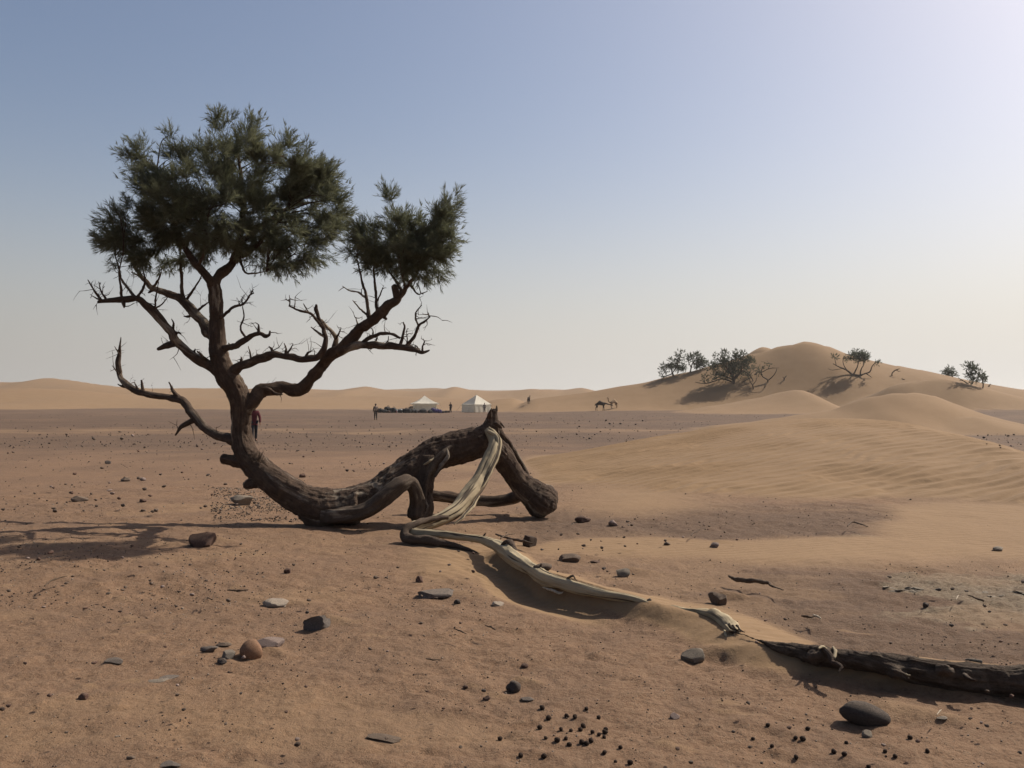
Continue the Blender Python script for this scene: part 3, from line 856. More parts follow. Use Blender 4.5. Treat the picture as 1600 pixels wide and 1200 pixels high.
trunk_lines = [wpath(s) for s in (
    # upright trunk, base to fork
    [(560, 792, 29, 12.25), (520, 795, 28, 12.2), (488, 790, 26, 12.2), (455, 772, 23, 12.25), (425, 752, 22, 12.3), (400, 731, 20, 12.4), (383, 708, 17.5, 12.45),
     (376, 682, 15, 12.5), (376, 650, 14.5, 12.5), (375, 625, 15.5, 12.5), (366, 603, 16, 12.5), (354, 585, 15.5, 12.5), (346, 565, 14.5, 12.5), (341, 540, 13, 12.5),
     (339, 510, 11.8, 12.5), (337, 480, 10.3, 12.5), (335, 455, 9.8, 12.5), (333, 438, 9, 12.5)],
    # lying trunk rising to the torn root crown
    [(505, 795, 24, 12.2), (545, 786, 26, 12.25), (585, 770, 25, 12.4), (620, 746, 24, 12.5), (655, 726, 25, 12.6), (690, 708, 26, 12.7), (722, 700, 27, 12.75), (750, 690, 26, 12.8), (766, 672, 16, 12.8), (770, 655, 9, 12.8), (773, 641, 4.5, 12.8)],
    # leg under the middle of the arch
    [(668, 716, 15, 12.5), (664, 745, 13, 12.4), (661, 770, 12, 12.35), (662, 795, 15, 12.3), (652, 812, 15, 12.2)],
    # right leg with its swollen end
    [(752, 690, 24, 12.8), (768, 698, 21, 12.85), (785, 712, 18, 12.9), (803, 737, 16.5, 12.95), (818, 757, 19, 13.0), (834, 772, 23, 13.0), (846, 780, 25, 13.0), (853, 786, 23, 13.0)],
    [(826, 766, 14, 13.0), (836, 774, 23, 13.0), (845, 780, 27, 13.0), (852, 784, 26, 13.0), (858, 787, 22, 13.0), (864, 791, 13, 13.0)],
    # foot of the trunk
    [(480, 795, 20, 12.2), (500, 812, 18, 12.15), (520, 822, 12, 12.1)],
    # stub on the back of the trunk
    [(396, 716, 17, 12.42), (378, 721, 12, 12.42), (362, 720, 8, 12.4), (347, 716, 6.5, 12.38)],
    [(412, 744, 17, 12.35), (398, 754, 11, 12.3), (385, 760, 6, 12.28)])]
tubes = [tube(p, r, sides=22, rough=.10, gnarl=.10, seed=100 + i, step=.03) for i, (p, r) in enumerate(trunk_lines)]
trunk_me = voxel_union(tubes, .0145, "trunk")
bark_displace(trunk_me, trunk_lines, .0115, 7)
trunk = link("trunk", trunk_me, M_BARK, tree)

p, r = wpath([(505, 806, 14, 12.0), (530, 806, 13, 11.85), (560, 800, 12.5, 11.78), (585, 790, 12.5, 11.78), (608, 774, 12.5, 11.82), (628, 759, 13.5, 11.88), (641, 753, 11.5, 11.98), (651, 768, 10, 12.1), (655, 792, 11, 12.15), (650, 808, 10, 12.1)])
tube_object("root", p, r, M_SIDE, tree, sides=26, rough=.26, gnarl=.4, seed=33, groove=.32, step=.03)["label"] = "smooth bare root looped along the front of the trunk"
# strip of bark standing off the right leg
p, r = wpath([(775, 668, 4.5, 12.75), (790, 686, 4, 12.9), (805, 708, 3.6, 13.0), (818, 730, 3.4, 13.05), (826, 748, 3, 13.05), (828, 760, 3, 13.0)])
tube_object("root", p, r, M_BARK, tree, sides=10, rough=.25, gnarl=.3, seed=31)["label"] = "thin bark-covered root beside the right leg"
p, r = wpath([(650, 775, 10, 13.4), (690, 778, 8.5, 13.5), (730, 779, 8, 13.5), (770, 783, 8.5, 13.5), (800, 779, 9, 13.45), (815, 772, 9, 13.2), (835, 775, 8, 13.05)])
tube_object("root", p, r, M_BARK, tree, sides=14, rough=.2, gnarl=.3, seed=32)["label"] = "dark root lying along the ground behind the arch"
for k, (pp) in enumerate(([(770, 650, 4, 12.8), (775, 641, 2.5, 12.8), (776, 634, .8, 12.8)], [(764, 655, 4, 12.75), (766, 645, 2.6, 12.7), (768, 638, .8, 12.7)],
                          [(772, 662, 5, 12.75), (778, 664, 3.4, 12.7), (784, 669, 1.2, 12.7)], [(776, 660, 4, 12.85), (782, 661, 2, 12.9), (788, 668, .8, 12.9)])):
    p, r = wpath(pp); tube_object("root_splinter", p, r, M_BARK, tree, sides=7, rough=.35, seed=60 + k)
# torn pale streak on the middle leg
for k, pp in enumerate(([(706, 697, 1.5, 12.43), (692, 708, 4.5, 12.36), (677, 724, 5, 12.30), (668, 746, 4.5, 12.24), (664, 768, 4, 12.22), (664, 785, 2, 12.2)],
                        [(678, 716, 1, 12.30), (670, 721, 2.4, 12.27), (662, 726, 1, 12.27)], [(698, 700, 1, 12.38), (700, 712, 3, 12.34), (690, 726, 3.4, 12.30), (680, 745, 2, 12.28)])):
    p, r = wpath(pp); o = tube_object("torn_wood", p, r, M_LOG if k != 1 else M_PALE, tree, sides=10, rough=.25, gnarl=.3, seed=70 + k, groove=.3)

# the long bleached root, from the top of the arch down and away to the right
def pale_root():
    spec = [(762, 672, 5.9, 12.62), (769, 680, 9.2, 12.52), (773, 692, 10.9, 12.42), (768, 711, 12.6, 12.27), (759, 732, 13.4, 12.1), (748, 752, 13.9, 11.92), (734, 771, 14.3, 11.72),
            (720, 788, 13.4, 11.5), (706, 801, 12.6, 11.3), (690, 810, 10.9, 11.15), (672, 817, 10.1, 11.02), (656, 822, 10.5, 10.9), (645, 826, 11.3, 10.78), (643, 832, 9.4, 10.68), (655, 834, 7.9, 10.6),
            (675, 834, 7.2, 10.48), (700, 836, 6.5, 10.35), (730, 840, 5.9, 10.1), (752, 843, 5.8, 9.92), (768, 849, 7.5, 9.65), (780, 856, 9.7, 9.32), (792, 864, 11.4, 9.0), (808, 876, 10.6, 8.62), (830, 890, 10.6, 8.2),
            (856, 904, 11.0, 7.8), (882, 914, 9.7, 7.52), (912, 921, 8.8, 7.32), (944, 928, 7.5, 7.12), (975, 933, 6.6, 7.0), (1000, 939, 5.7, 6.92), (1016, 945, 4.8, 6.85), (1030, 950, 3.1, 6.78)]
    p, r = wpath(spec)
    V, F, g, th = tube(p, r, sides=26, rough=.10, gnarl=.12, seed=200, step=.02, groove=.34, flat=.85, freq=1.0)
    # bark still clings along the shaded side of the upper part
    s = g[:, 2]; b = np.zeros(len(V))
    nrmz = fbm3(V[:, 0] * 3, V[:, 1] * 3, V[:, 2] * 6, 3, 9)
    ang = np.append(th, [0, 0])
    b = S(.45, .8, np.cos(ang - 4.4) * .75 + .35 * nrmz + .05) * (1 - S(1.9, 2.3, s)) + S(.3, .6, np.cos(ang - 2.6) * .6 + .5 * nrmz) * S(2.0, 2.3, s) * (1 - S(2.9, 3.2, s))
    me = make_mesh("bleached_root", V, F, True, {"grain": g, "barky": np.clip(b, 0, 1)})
    return link("bleached_root", me, M_PALE, tree)
pr = pale_root(); pr["label"] = "long bleached root running from the arch across the sand"
# a second ridge of bare wood beside its upper part and the splinter under it
for k, (sp, m) in enumerate((([(762, 674, 3, 12.5), (777, 682, 4.5, 12.4), (779, 697, 5, 12.3), (774, 716, 4.6, 12.12), (765, 738, 4.2, 11.95), (754, 758, 3.4, 11.8), (742, 774, 1.5, 11.65)], M_PALE),
                             ([(748, 775, 2, 11.65), (735, 795, 3.2, 11.4), (722, 808, 3, 11.2), (710, 819, 1.2, 11.05)], M_PALE),
                             ([(700, 808, 3, 11.05), (672, 812, 4.5, 10.9), (650, 818, 5.5, 10.72), (634, 828, 6, 10.62), (632, 839, 7.5, 10.55), (645, 844, 8, 10.42), (670, 846, 7, 10.3), (700, 850, 5, 10.2), (728, 857, 3, 10.0), (750, 866, 1, 9.8)], M_SIDE))):  # third strand: dark wood extended to stand in for shade under the root
    p, r = wpath(sp); tube_object("root_and_shade_strand", p, r, m, pr, sides=10, rough=.2, gnarl=.2, seed=210 + k, groove=.2)
for k, sp in enumerate(([(786, 852, 6, 9.2), (796, 848, 5, 9.1), (803, 858, 4, 8.95), (806, 866, 2, 8.85)], [(840, 893, 3, 8.0), (844, 886, 2, 8.0), (846, 881, 1, 8.0)],
                        [(884, 908, 3, 7.55), (890, 902, 2, 7.5), (896, 900, 1.5, 7.45), (899, 905, .8, 7.4)], [(1010, 943, 4, 6.9), (1014, 939, 3.6, 6.88), (1016, 936, 2.4, 6.88)],
                        [(755, 842, 2.4, 9.9), (757, 836, 1.4, 9.9), (759, 833, .7, 9.9)])):
    p, r = wpath(sp); tube_object("knot", p, r, M_DEAD, pr, sides=8, rough=.3, seed=230 + k)
# its broken end showing again further on
p, r = wpath([(1022, 947, 3.5, 6.86), (1040, 949, 4, 6.78), (1062, 952, 4.5, 6.69), (1085, 955, 5.5, 6.60), (1104, 959, 8, 6.50), (1122, 965, 10, 6.36), (1138, 974, 11, 6.20), (1147, 984, 10.5, 6.08), (1151, 991, 6, 6.0)])
re_ = tube_object("bleached_root", p, r, M_PALE, tree, sides=18, rough=.22, gnarl=.2, seed=260, groove=.3); re_["label"] = "broken end of the bleached root poking from the sand"
rg = np.random.default_rng(3)
for k in range(9):
    u0, v0 = 1140 + rg.uniform(-8, 12), 980 + rg.uniform(-6, 6)
    p, r = wpath([(u0, v0, 2.2, 6.06), (u0 + rg.uniform(0, 8), v0 + 7, 1.8, 6.0), (u0 + rg.uniform(0, 18), v0 + rg.uniform(8, 17), .6, 5.95)])
    tube_object("splinter", p, r, M_DEAD if k % 2 else M_PALE, re_, sides=6, rough=.3, seed=270 + k)

# limbs: (name, parts as (u, v, r, depth offset))
LIMBS = {
 'low_left': [(368, 690, 8, 0), (357, 685, 7.5, .02), (332, 675, 7.4, .15), (315, 662, 7.2, .3), (300, 645, 7, .4), (290, 631, 6.4, .5), (280, 624, 5.6, .55), (250, 620, 5.3, .7), (225, 616, 5.4, .85), (210, 610, 5.2, .95),
              (196, 599, 5, 1.0), (187, 585, 4.4, 1.05), (185, 570, 4, 1.05), (186, 556, 3.2, 1.05), (187, 542, 1.8, 1.05), (189, 527, .6, 1.05)],
 'mid_left': [(345, 582, 9, 0), (330, 573, 8, -.02), (312, 562, 7.2, -.05), (290, 547, 7, -.1), (272, 532, 7.2, -.15), (267, 520, 7, -.18), (255, 505, 6.4, -.2), (240, 487, 6, -.25), (225, 474, 5.6, -.3), (212, 467, 5, -.35), (195, 467, 5, -.4), (176, 469, 4, -.45), (160, 471, 3, -.5), (153, 472, 2.2, -.5)],
 'up_left': [(338, 528, 9, 0), (325, 517, 8.4, .1), (314, 500, 7.8, .2), (295, 480, 7.2, .3), (285, 467, 6.2, .35), (267, 460, 5.4, .45), (250, 455, 5, .5), (237, 450, 4.2, .55), (225, 438, 3.6, .55), (213, 420, 2.8, .5), (200, 395, 2, .4), (190, 370, 1.2, .3)],
 'fork_left': [(334, 448, 8.5, 0), (325, 434, 7, -.1), (312, 418, 6, -.1), (300, 403, 5.2, -.05), (286, 380, 4.2, 0), (270, 348, 3.2, .1), (255, 310, 2.2, .15), (245, 265, 1.3, .2)],
 'fork_right': [(335, 445, 8.5, 0), (346, 430, 7.4, .05), (360, 416, 6.8, .15), (370, 398, 6.2, .2), (374, 372, 5.4, .3), (380, 335, 4.4, .4), (378, 290, 3.2, .4), (372, 240, 2, .35), (368, 205, 1, .3)],
 'crown_right': [(366, 408, 5.5, .15), (388, 394, 4.2, .2), (412, 372, 3.6, .25), (438, 342, 2.8, .2), (462, 305, 2, .2), (480, 270, 1.1, .1)],
 'crown_back': [(373, 380, 5, .3), (400, 360, 4, .7), (440, 330, 3, 1.1), (470, 318, 2, 1.3), (505, 318, 1.1, 1.4)],
 'mid_right': [(358, 590, 10, 0), (368, 578, 8.5, -.05), (386, 568, 7, -.1), (412, 560, 6.2, -.2), (430, 553, 6, -.25), (455, 559, 5.6, -.3), (487, 561, 5.2, -.35), (504, 548, 4.8, -.4), (508, 532, 4, -.4), (506, 516, 3, -.4), (497, 495, 2.6, -.4), (494, 484, 3.2, -.4), (494, 476, 1.6, -.4)],
 'main_right': [(383, 640, 11, 0), (392, 628, 10.5, .02), (400, 616, 10.2, .05), (412, 607, 9.8, .1), (430, 605, 9.8, .15), (450, 607, 9.6, .2), (469, 606, 9.6, .25), (481, 598, 9.2, .25), (494, 583, 8.8, .25), (508, 567, 8.8, .25), (520, 555, 9, .2),
                (536, 543, 9, .2), (553, 524, 8.4, .15), (571, 506, 8, .1), (590, 495, 7.6, .05), (602, 482, 7.4, 0), (616, 472, 6.6, 0), (626, 461, 4.6, 0), (637, 447, 3.4, -.05), (648, 432, 2.6, -.1), (665, 400, 2, -.2), (684, 360, 1.4, -.3), (695, 330, .8, -.3)],
 'dead_right': [(530, 549, 8, .2), (545, 545, 7, .15), (560, 541, 6.2, .1), (580, 539, 5.8, 0), (602, 541, 5.2, -.1), (625, 542, 4.8, -.2), (647, 546, 4, -.3), (660, 550, 2.4, -.35), (671, 547, 1.2, -.35)],
 'small_right': [(344, 545, 7, 0), (356, 542, 5.2, -.1), (372, 539, 5, -.25), (385, 530, 4.4, -.35), (404, 521, 3.6, -.5), (414, 525, 3, -.55), (420, 524, 2.4, -.6), (422, 517, 1.2, -.6)],
 'thin_right': [(340, 500, 4, 0), (350, 492, 2.4, -.1), (365, 480, 2, -.2), (380, 475, 1.8, -.3), (390, 462, 1.3, -.35), (396, 452, .6, -.4)],
}
SUBS = {
 'low_left': [[(306, 655, 6, .36), (292, 661, 4.2, .3), (282, 668, 3.2, .25), (274, 680, 1.4, .2)], [(282, 624, 4, .55), (271, 611, 2.6, .6), (264, 597, 1, .65)], [(225, 615, 3.6, .85), (222, 604, 2.6, .85), (221, 594, 1.2, .85)],
              [(190, 590, 2, 1.05), (182, 580, 1.2, 1.0), (175, 571, .5, .95)], [(216, 608, 2, .9), (212, 602, 1.2, .9), (210, 597, .5, .9)], [(188, 556, 1.4, 1.05), (182, 546, .8, 1.0), (179, 541, .4, 1.0)], [(200, 606, 3, .98), (192, 604, 2, .95), (184, 600, .8, .95)]],
 'mid_left': [[(270, 537, 6, -.15), (258, 541, 4.4, -.25), (246, 546, 2, -.3)], [(213, 466, 2.6, -.35), (224, 450, 2, -.35), (226, 436, 1.2, -.35), (222, 415, .7, -.35)], [(212, 466, 2.6, -.35), (200, 450, 2, -.3), (190, 437, 1.6, -.3), (186, 420, 1.2, -.3), (180, 400, .7, -.3)],
              [(190, 466, 2.4, -.4), (189, 448, 1.8, -.45), (186, 425, 1.3, -.5), (192, 400, .7, -.5)], [(158, 469, 2, -.5), (146, 452, 1.4, -.55), (137, 437, .6, -.6)], [(166, 468, 1.8, -.48), (158, 455, 1.2, -.5), (154, 440, .5, -.5)], [(160, 470, 1.6, -.5), (150, 466, 1, -.6), (141, 460, .4, -.6)],
              [(242, 488, 2, -.25), (243, 470, 1.6, -.3), (245, 455, 1, -.3), (248, 440, .6, -.3)], [(243, 482, 1.4, -.25), (254, 474, 1.1, -.2), (262, 464, .6, -.2)], [(272, 522, 2.4, -.15), (279, 520, 1.6, -.25), (283, 522, .7, -.3)], [(270, 515, 2.2, -.18), (271, 505, 1.4, -.25), (268, 498, .5, -.25)],
              [(305, 556, 2, -.06), (304, 550, 1.6, -.1), (305, 545, .8, -.1)], [(325, 566, 3, 0), (317, 556, 2.4, -.2), (308, 549, 1.2, -.25)], [(192, 468, 4, -.42), (193, 477, 2.6, -.45), (194, 481, 1, -.45)]],
 'up_left': [[(286, 467, 3.4, .35), (284, 445, 2.6, .35), (283, 420, 2.2, .3), (281, 390, 1.5, .25), (276, 350, .8, .2)], [(290, 470, 2.6, .35), (300, 456, 1.8, .35), (310, 440, 1.2, .35), (318, 425, .7, .3)], [(306, 488, 2.2, .25), (318, 478, 1.6, .2), (328, 470, .8, .2)],
             [(238, 450, 2.4, .55), (246, 440, 1.6, .5), (252, 425, .9, .45)], [(240, 453, 2.6, .55), (232, 457, 1.4, .6)], [(303, 492, 2.2, .25), (292, 495, 1.5, .2), (287, 494, .7, .2)], [(227, 440, 2, .55), (218, 432, 1.4, .6), (205, 425, .8, .7)]],
 'mid_right': [[(505, 514, 2.8, -.4), (487, 491, 2.2, -.45), (468, 485, 1.9, -.5), (452, 478, 1.2, -.5)], [(452, 479, 1.2, -.5), (453, 470, .8, -.5), (452, 461, .4, -.5)], [(460, 481, 1.1, -.5), (461, 473, .7, -.5), (461, 464, .4, -.5)], [(483, 489, 1.3, -.45), (477, 480, .8, -.45), (474, 474, .4, -.45)],
               [(524, 545, 5.6, .15), (524, 527, 3.6, .05), (514, 514, 2.8, -.1), (502, 500, 2, -.25)], [(508, 528, 2, -.4), (495, 518, 1.6, -.45), (486, 511, .8, -.5)], [(524, 530, 2, .05), (530, 520, 1.2, 0), (533, 512, .5, 0)], [(428, 553, 3, -.25), (424, 546, 2, -.28), (420, 541, .7, -.3)],
               [(446, 556, 2.2, -.3), (447, 545, 1.5, -.3), (444, 536, .6, -.3)], [(448, 553, 1.7, -.3), (455, 543, 1.2, -.3), (458, 537, .5, -.3)], [(476, 560, 2.6, -.33), (482, 551, 1.8, -.36), (486, 549, .8, -.36)], [(392, 566, 2.4, -.12), (391, 553, 1.4, -.15), (388, 541, .5, -.15)], [(396, 565, 2.2, -.12), (402, 553, 1, -.15)],
               [(375, 569, 3, -.08), (377, 562, 2, -.1), (377, 558, .9, -.1)]],
 'main_right': [[(578, 500, 4, .1), (575, 485, 2.8, .1), (573, 464, 2.3, .08), (566, 440, 1.8, .05), (561, 418, 1.2, 0), (556, 395, .7, 0)], [(590, 492, 3.6, .05), (588, 470, 2.4, .1), (586, 445, 2, .15), (584, 420, 1.4, .2), (586, 392, .8, .2)], [(574, 468, 1.8, .08), (560, 457, 1.4, .05), (546, 454, 1.1, 0), (535, 447, .5, 0)],
                [(622, 466, 6, 0), (618, 455, 5, 0), (616, 446, 4.2, 0)], [(577, 494, 2, .1), (567, 487, 1.5, .1), (556, 475, 1, .1), (551, 469, .5, .1)], [(560, 513, 2, .15), (558, 504, 1.2, .12), (556, 496, .5, .12)], [(630, 457, 3, 0), (622, 444, 2.2, .1), (612, 430, 1.8, .2), (602, 415, 1.2, .25), (598, 395, .7, .3)],
                [(634, 451, 2.4, 0), (630, 435, 1.8, -.1), (625, 412, 1.2, -.2), (622, 390, .7, -.25)], [(640, 444, 1.6, -.05), (652, 459, 1.2, -.1), (660, 458, .9, -.15), (668, 455, .4, -.15)], [(598, 492, 4, .03), (604, 499, 2, .03)], [(411, 606, 4, .1), (420, 608, 3, -.05), (432, 616, 2.4, -.15), (441, 616, 1, -.2)],
                [(590, 470, 1.4, .1), (596, 455, 1, .1), (598, 449, .5, .1)], [(655, 418, 1.8, -.14), (640, 396, 1.2, 0), (632, 370, .7, .1)], [(672, 388, 1.4, -.22), (690, 380, 1, -.35), (704, 372, .6, -.45)]],
 'dead_right': [[(562, 539, 3.8, .1), (577, 528, 3.2, .05), (593, 522, 2.8, 0), (612, 522, 2.5, -.1), (625, 528, 1.8, -.2)], [(625, 541, 3, -.2), (629, 524, 2.4, -.2), (632, 510, 1.5, -.2), (630, 503, .6, -.2)], [(634, 542, 3.2, -.25), (647, 526, 2.5, -.3), (654, 510, 2.2, -.3), (664, 502, 1.6, -.35), (672, 495, .9, -.35)],
                [(654, 510, 1.8, -.3), (649, 495, 1.4, -.3), (651, 486, 1.1, -.3), (659, 477, .6, -.3)], [(636, 540, 1.3, -.25), (636, 528, .9, -.25), (635, 518, .4, -.25)], [(660, 549, 1.8, -.35), (660, 541, 1.3, -.35), (663, 535, 1, -.4), (661, 529, .5, -.4)], [(585, 538, 2.2, 0), (588, 530, 1.4, 0), (590, 526, .6, 0)], [(582, 527, 1.6, .04), (583, 518, 1, .05), (580, 512, .5, .05)],
                [(600, 540, 1.2, -.1), (606, 532, .8, -.1), (607, 525, .4, -.1)], [(655, 549, 1.4, -.33), (651, 541, .9, -.3), (644, 538, .5, -.3)], [(671, 495, .8, -.35), (669, 488, .5, -.35)]],
 'small_right': [[(404, 521, 2.6, -.5), (404, 513, 2, -.5), (404, 507, 1, -.5)], [(385, 529, 2, -.35), (376, 513, 1.5, -.35), (381, 495, 1.2, -.4), (379, 478, .6, -.4)], [(362, 541, 1.8, -.15), (357, 536, .8, -.2)]],
 'thin_right': [[(378, 476, 1.2, -.3), (378, 467, .8, -.3), (382, 460, .4, -.3)], [(391, 461, .9, -.35), (397, 458, .5, -.4)], [(374, 478, 1, -.25), (373, 470, .5, -.25)]],
 'fork_right': [[(372, 396, 2.6, .2), (382, 424, 1.6, .0), (396, 427, 1.3, -.1), (416, 424, .6, -.2)]], 'fork_left': [[(310, 414, 2.6, -.2), (318, 398, 2, -.3), (322, 370, 1.2, -.4), (326, 330, .7, -.5)]],
 'up_left_x': []}
def _near(u): return .8 * float(S(400, 620, np.array(float(u))))       # the right-hand limb leans towards the viewer
for _n in ('main_right', 'dead_right'):
    LIMBS[_n] = [(u, v, r, d - _near(u)) for u, v, r, d in LIMBS[_n]]
    SUBS[_n] = [[(u, v, r, d - _near(u)) for u, v, r, d in q] for q in SUBS[_n]]
ALIVE = {'fork_left', 'fork_right', 'crown_right', 'crown_back', 'up_left', 'main_right', 'mid_left'}
limb_pts = []
sd = 300
limb_objs = {}
for nm, sp in LIMBS.items():
    sp4 = [(u, v, r, 12.5 + d) for (u, v, r, d) in sp]
    p, r = wpath(sp4); sd += 1
    r = r * 1.0
    mat = M_BARK if nm in ALIVE else M_DEAD
    o = tube_object("branch", p, r, mat, tree, sides=14, rough=.20, gnarl=.28, seed=sd, groove=.18)
    limb_objs[nm] = o
    limb_pts.append((nm, p, r))
    for q in SUBS.get(nm, []):
        q4 = [(u, v, rr, 12.5 + d) for (u, v, rr, d) in q]
        pp, rr = wpath(q4); sd += 1
        tube_object("twig", pp, np.maximum(rr, .004), mat, o, sides=8, rough=.22, gnarl=.3, seed=sd)
        limb_pts.append((nm, pp, rr))

# fine dead spurs along the bare limbs (too small to pick out singly)
def spurs(rg, n):
    parts = []; gr = []
    for k in range(n):
        nm, p, r = limb_pts[rg.integers(0, len(limb_pts))]
        i = rg.integers(1, len(p)) if len(p) > 1 else 0
        t = rg.random(); a = p[i-1] * (1 - t) + p[i] * t; ra = r[i-1] * (1 - t) + r[i] * t
        ax = p[i] - p[i-1]; ax /= np.linalg.norm(ax) + 1e-9
        d = rg.normal(0, 1, 3) + np.array([0, 0, .6]); d -= ax * d.dot(ax) * .7; d /= np.linalg.norm(d)
        L = rg.uniform(.03, .17); b = a + d * (ra * .6); c = b + d * L * .6 + rg.normal(0, .012, 3); e = c + d * L * .6 + rg.normal(0, .02, 3)
        rr = rg.uniform(.003, .008)
        V, F, g, _ = tube([b, c, e], [rr, rr * .7, rr * .25], sides=5, rough=.2, seed=900 + k, step=.03)
        parts.append((V, F)); gr.append(g)
        for _ in range(rg.integers(0, 3)):
            b2 = c + (e - c) * rg.random(); e2 = b2 + (d + rg.normal(0, .7, 3)) * L * rg.uniform(.3, .7)
            V, F, g, _q = tube([b2, (b2 + e2) / 2 + rg.normal(0, .006, 3), e2], [rr * .6, rr * .45, rr * .2], sides=4, rough=.1, seed=k, step=.03)
            parts.append((V, F)); gr.append(g)
    V, F = join_arrays(parts)
    return make_mesh("fine_twigs", V, F, True, {"grain": np.concatenate(gr)})
link("fine_twigs", spurs(np.random.default_rng(8), 330), M_DEAD, tree, kind="stuff")

def crown_blobs(spec):
    out = []
    for (u, v, ru, rv, d, rd) in spec:
        Y = 12.5 + d
        out.append((P(u, v, Y) + TREE_INV, np.array([ru * Y / FPX, rd, rv * Y / FPX])))
    return out

CROWN_L = crown_blobs([(300, 285, 62, 48, -.3, .8), (372, 258, 55, 52, -.2, .9), (432, 265, 50, 45, 0, .8), (480, 290, 45, 45, .2, .7), (512, 330, 28, 42, .3, .6), (350, 335, 70, 55, -.4, .8), (420, 345, 70, 55, .3, .9),
                       (250, 320, 48, 45, 0, .7), (285, 365, 50, 35, .3, .6), (222, 258, 24, 32, .2, .4), (205, 240, 13, 24, .2, .25), (262, 228, 20, 20, -.2, .3), (310, 245, 30, 22, .3, .4), (358, 200, 17, 22, .1, .3), (398, 205, 12, 20, -.2, .22),
                       (435, 225, 16, 22, .3, .3), (322, 215, 12, 14, -.3, .2), (470, 245, 20, 20, -.3, .3), (500, 265, 14, 16, .2, .25), (208, 352, 34, 26, -.4, .45), (188, 370, 24, 22, -.3, .35), (205, 392, 38, 20, -.2, .4), (250, 395, 36, 18, .2, .4), (465, 380, 45, 30, -.2, .6),
                       (505, 365, 28, 25, 0, .45), (440, 402, 34, 15, -.3, .4), (340, 385, 40, 28, .2, .5), (390, 385, 38, 22, .4, .5), (230, 285, 30, 25, -.3, .4), (385, 225, 30, 25, .1, .4), (455, 418, 14, 9, -.35, .2), (400, 412, 18, 8, .3, .25), (300, 408, 22, 10, 0, .3), (182, 387, 22, 20, -.2, .3), (200, 412, 26, 12, -.3, .3), (235, 412, 26, 10, 0, .3), (270, 335, 60, 45, -.2, .7), (525, 300, 16, 20, 0, .3), (530, 345, 14, 22, 0, .3), (480, 405, 30, 12, -.1, .3), (430, 422, 16, 9, -.3, .25), (345, 412, 24, 10, .3, .3), (205, 215, 10, 10, .2, .2), (345, 190, 12, 14, .1, .2), (375, 188, 10, 12, 0, .2), (425, 208, 12, 12, 0, .2), (490, 235, 10, 10, -.2, .2)])
CROWN_R = crown_blobs([(u_, v_, a_, b_, d_ - .8, e_) for u_, v_, a_, b_, d_, e_ in [(598, 378, 46, 32, .1, .5), (640, 385, 42, 36, 0, .55), (668, 400, 30, 34, -.2, .45), (570, 378, 26, 28, .2, .35), (685, 350, 24, 28, -.3, .35), (697, 322, 18, 17, -.3, .25), (712, 316, 9, 10, -.35, .15), (612, 345, 22, 16, .2, .3), (609, 320, 9, 11, .2, .13),
                       (655, 425, 32, 14, -.2, .35), (610, 412, 34, 16, .2, .35), (695, 385, 14, 26, -.4, .25), (548, 385, 10, 16, .3, .15), (560, 405, 16, 14, .2, .2), (704, 372, 10, 10, -.45, .15), (690, 425, 14, 12, -.3, .2), (640, 350, 20, 14, -.1, .3), (640, 410, 40, 22, 0, .4), (580, 400, 24, 20, .1, .3), (608, 312, 7, 9, .2, .1), (700, 308, 10, 8, -.3, .15), (690, 365, 16, 20, -.3, .25)]])
PLUMES = plume_templates(6, 25, 4, w=.0155, spread=(.25, .85))
def crown(blobs, nclump, nplume, name, label, seed, centre, twig_limbs, csize=(.07, .19)):
    rg = np.random.default_rng(seed)
    cc, dd, kk = blob_points(blobs, nclump, rg, .30)
    csz = rg.uniform(*csize, nclump)
    ci = rg.choice(nclump, nplume, p=csz ** 1.6 / (csz ** 1.6).sum())
    d = rg.normal(0, 1, (nplume, 3)); d /= np.linalg.norm(d, axis=1)[:, None]
    out = cc[ci] - centre; out /= np.linalg.norm(out, axis=1)[:, None] + 1e-9
    pos = cc[ci] + d * (csz[ci] * rg.random(nplume) ** .6)[:, None] * np.array([1, 1, .8])
    dirs = d * .75 + out * .55 + np.array([0, 0, .35]) + rg.normal(0, .25, (nplume, 3))
    low = out[:, 2] < -.35
    dirs[low, 2] -= .5                         # the lowest sprays hang
    sc = rg.uniform(.14, .30, nplume)
    pos = pos - dirs / np.linalg.norm(dirs, axis=1)[:, None] * (sc * .5)[:, None]
    V, F = scatter(PLUMES, pos, dirs, sc, seed + 1)
    me = make_mesh(name, V, F, False)
    o = link(name, me, M_LEAF, tree); o["label"] = label
    # branchlets that carry the sprays
    cand = np.concatenate([resample(p, r, .08)[0] for nm, p, r in limb_pts if nm in twig_limbs])
    parts, gr = [], []
    for k in range(nclump):
        if k % 2: continue
        e = cc[k]; dist = np.linalg.norm(cand - e, axis=1) + .8 * np.maximum(0, cand[:, 2] - e[2] + .15)
        a = cand[dist.argmin()]
        L = np.linalg.norm(e - a)
        if L < .06 or L > .95: continue
        m1 = a + (e - a) * .4 + rg.normal(0, .07 * L, 3) + np.array([0, 0, .10 * L]); m2 = a + (e - a) * .75 + rg.normal(0, .06 * L, 3) + np.array([0, 0, .05 * L])
        r0 = .005 + .008 * min(L, 1)
        Vt, Ft, g, _ = tube([a, m1, m2, e], [r0, r0 * .7, r0 * .5, r0 * .25], sides=5, rough=.1, seed=k, step=.06)
        parts.append((Vt, Ft)); gr.append(g)
    V, F = join_arrays(parts)
    link("branchlets", make_mesh("branchlets", V, F, True, {"grain": np.concatenate(gr)}), M_BARK, o, kind="stuff")
    return o
crown(CROWN_L, 350, 6200, "crown", "broad dark green feathery crown over the trunk", 41, P(350, 330, 12.5) + TREE_INV, ALIVE - {'main_right'})
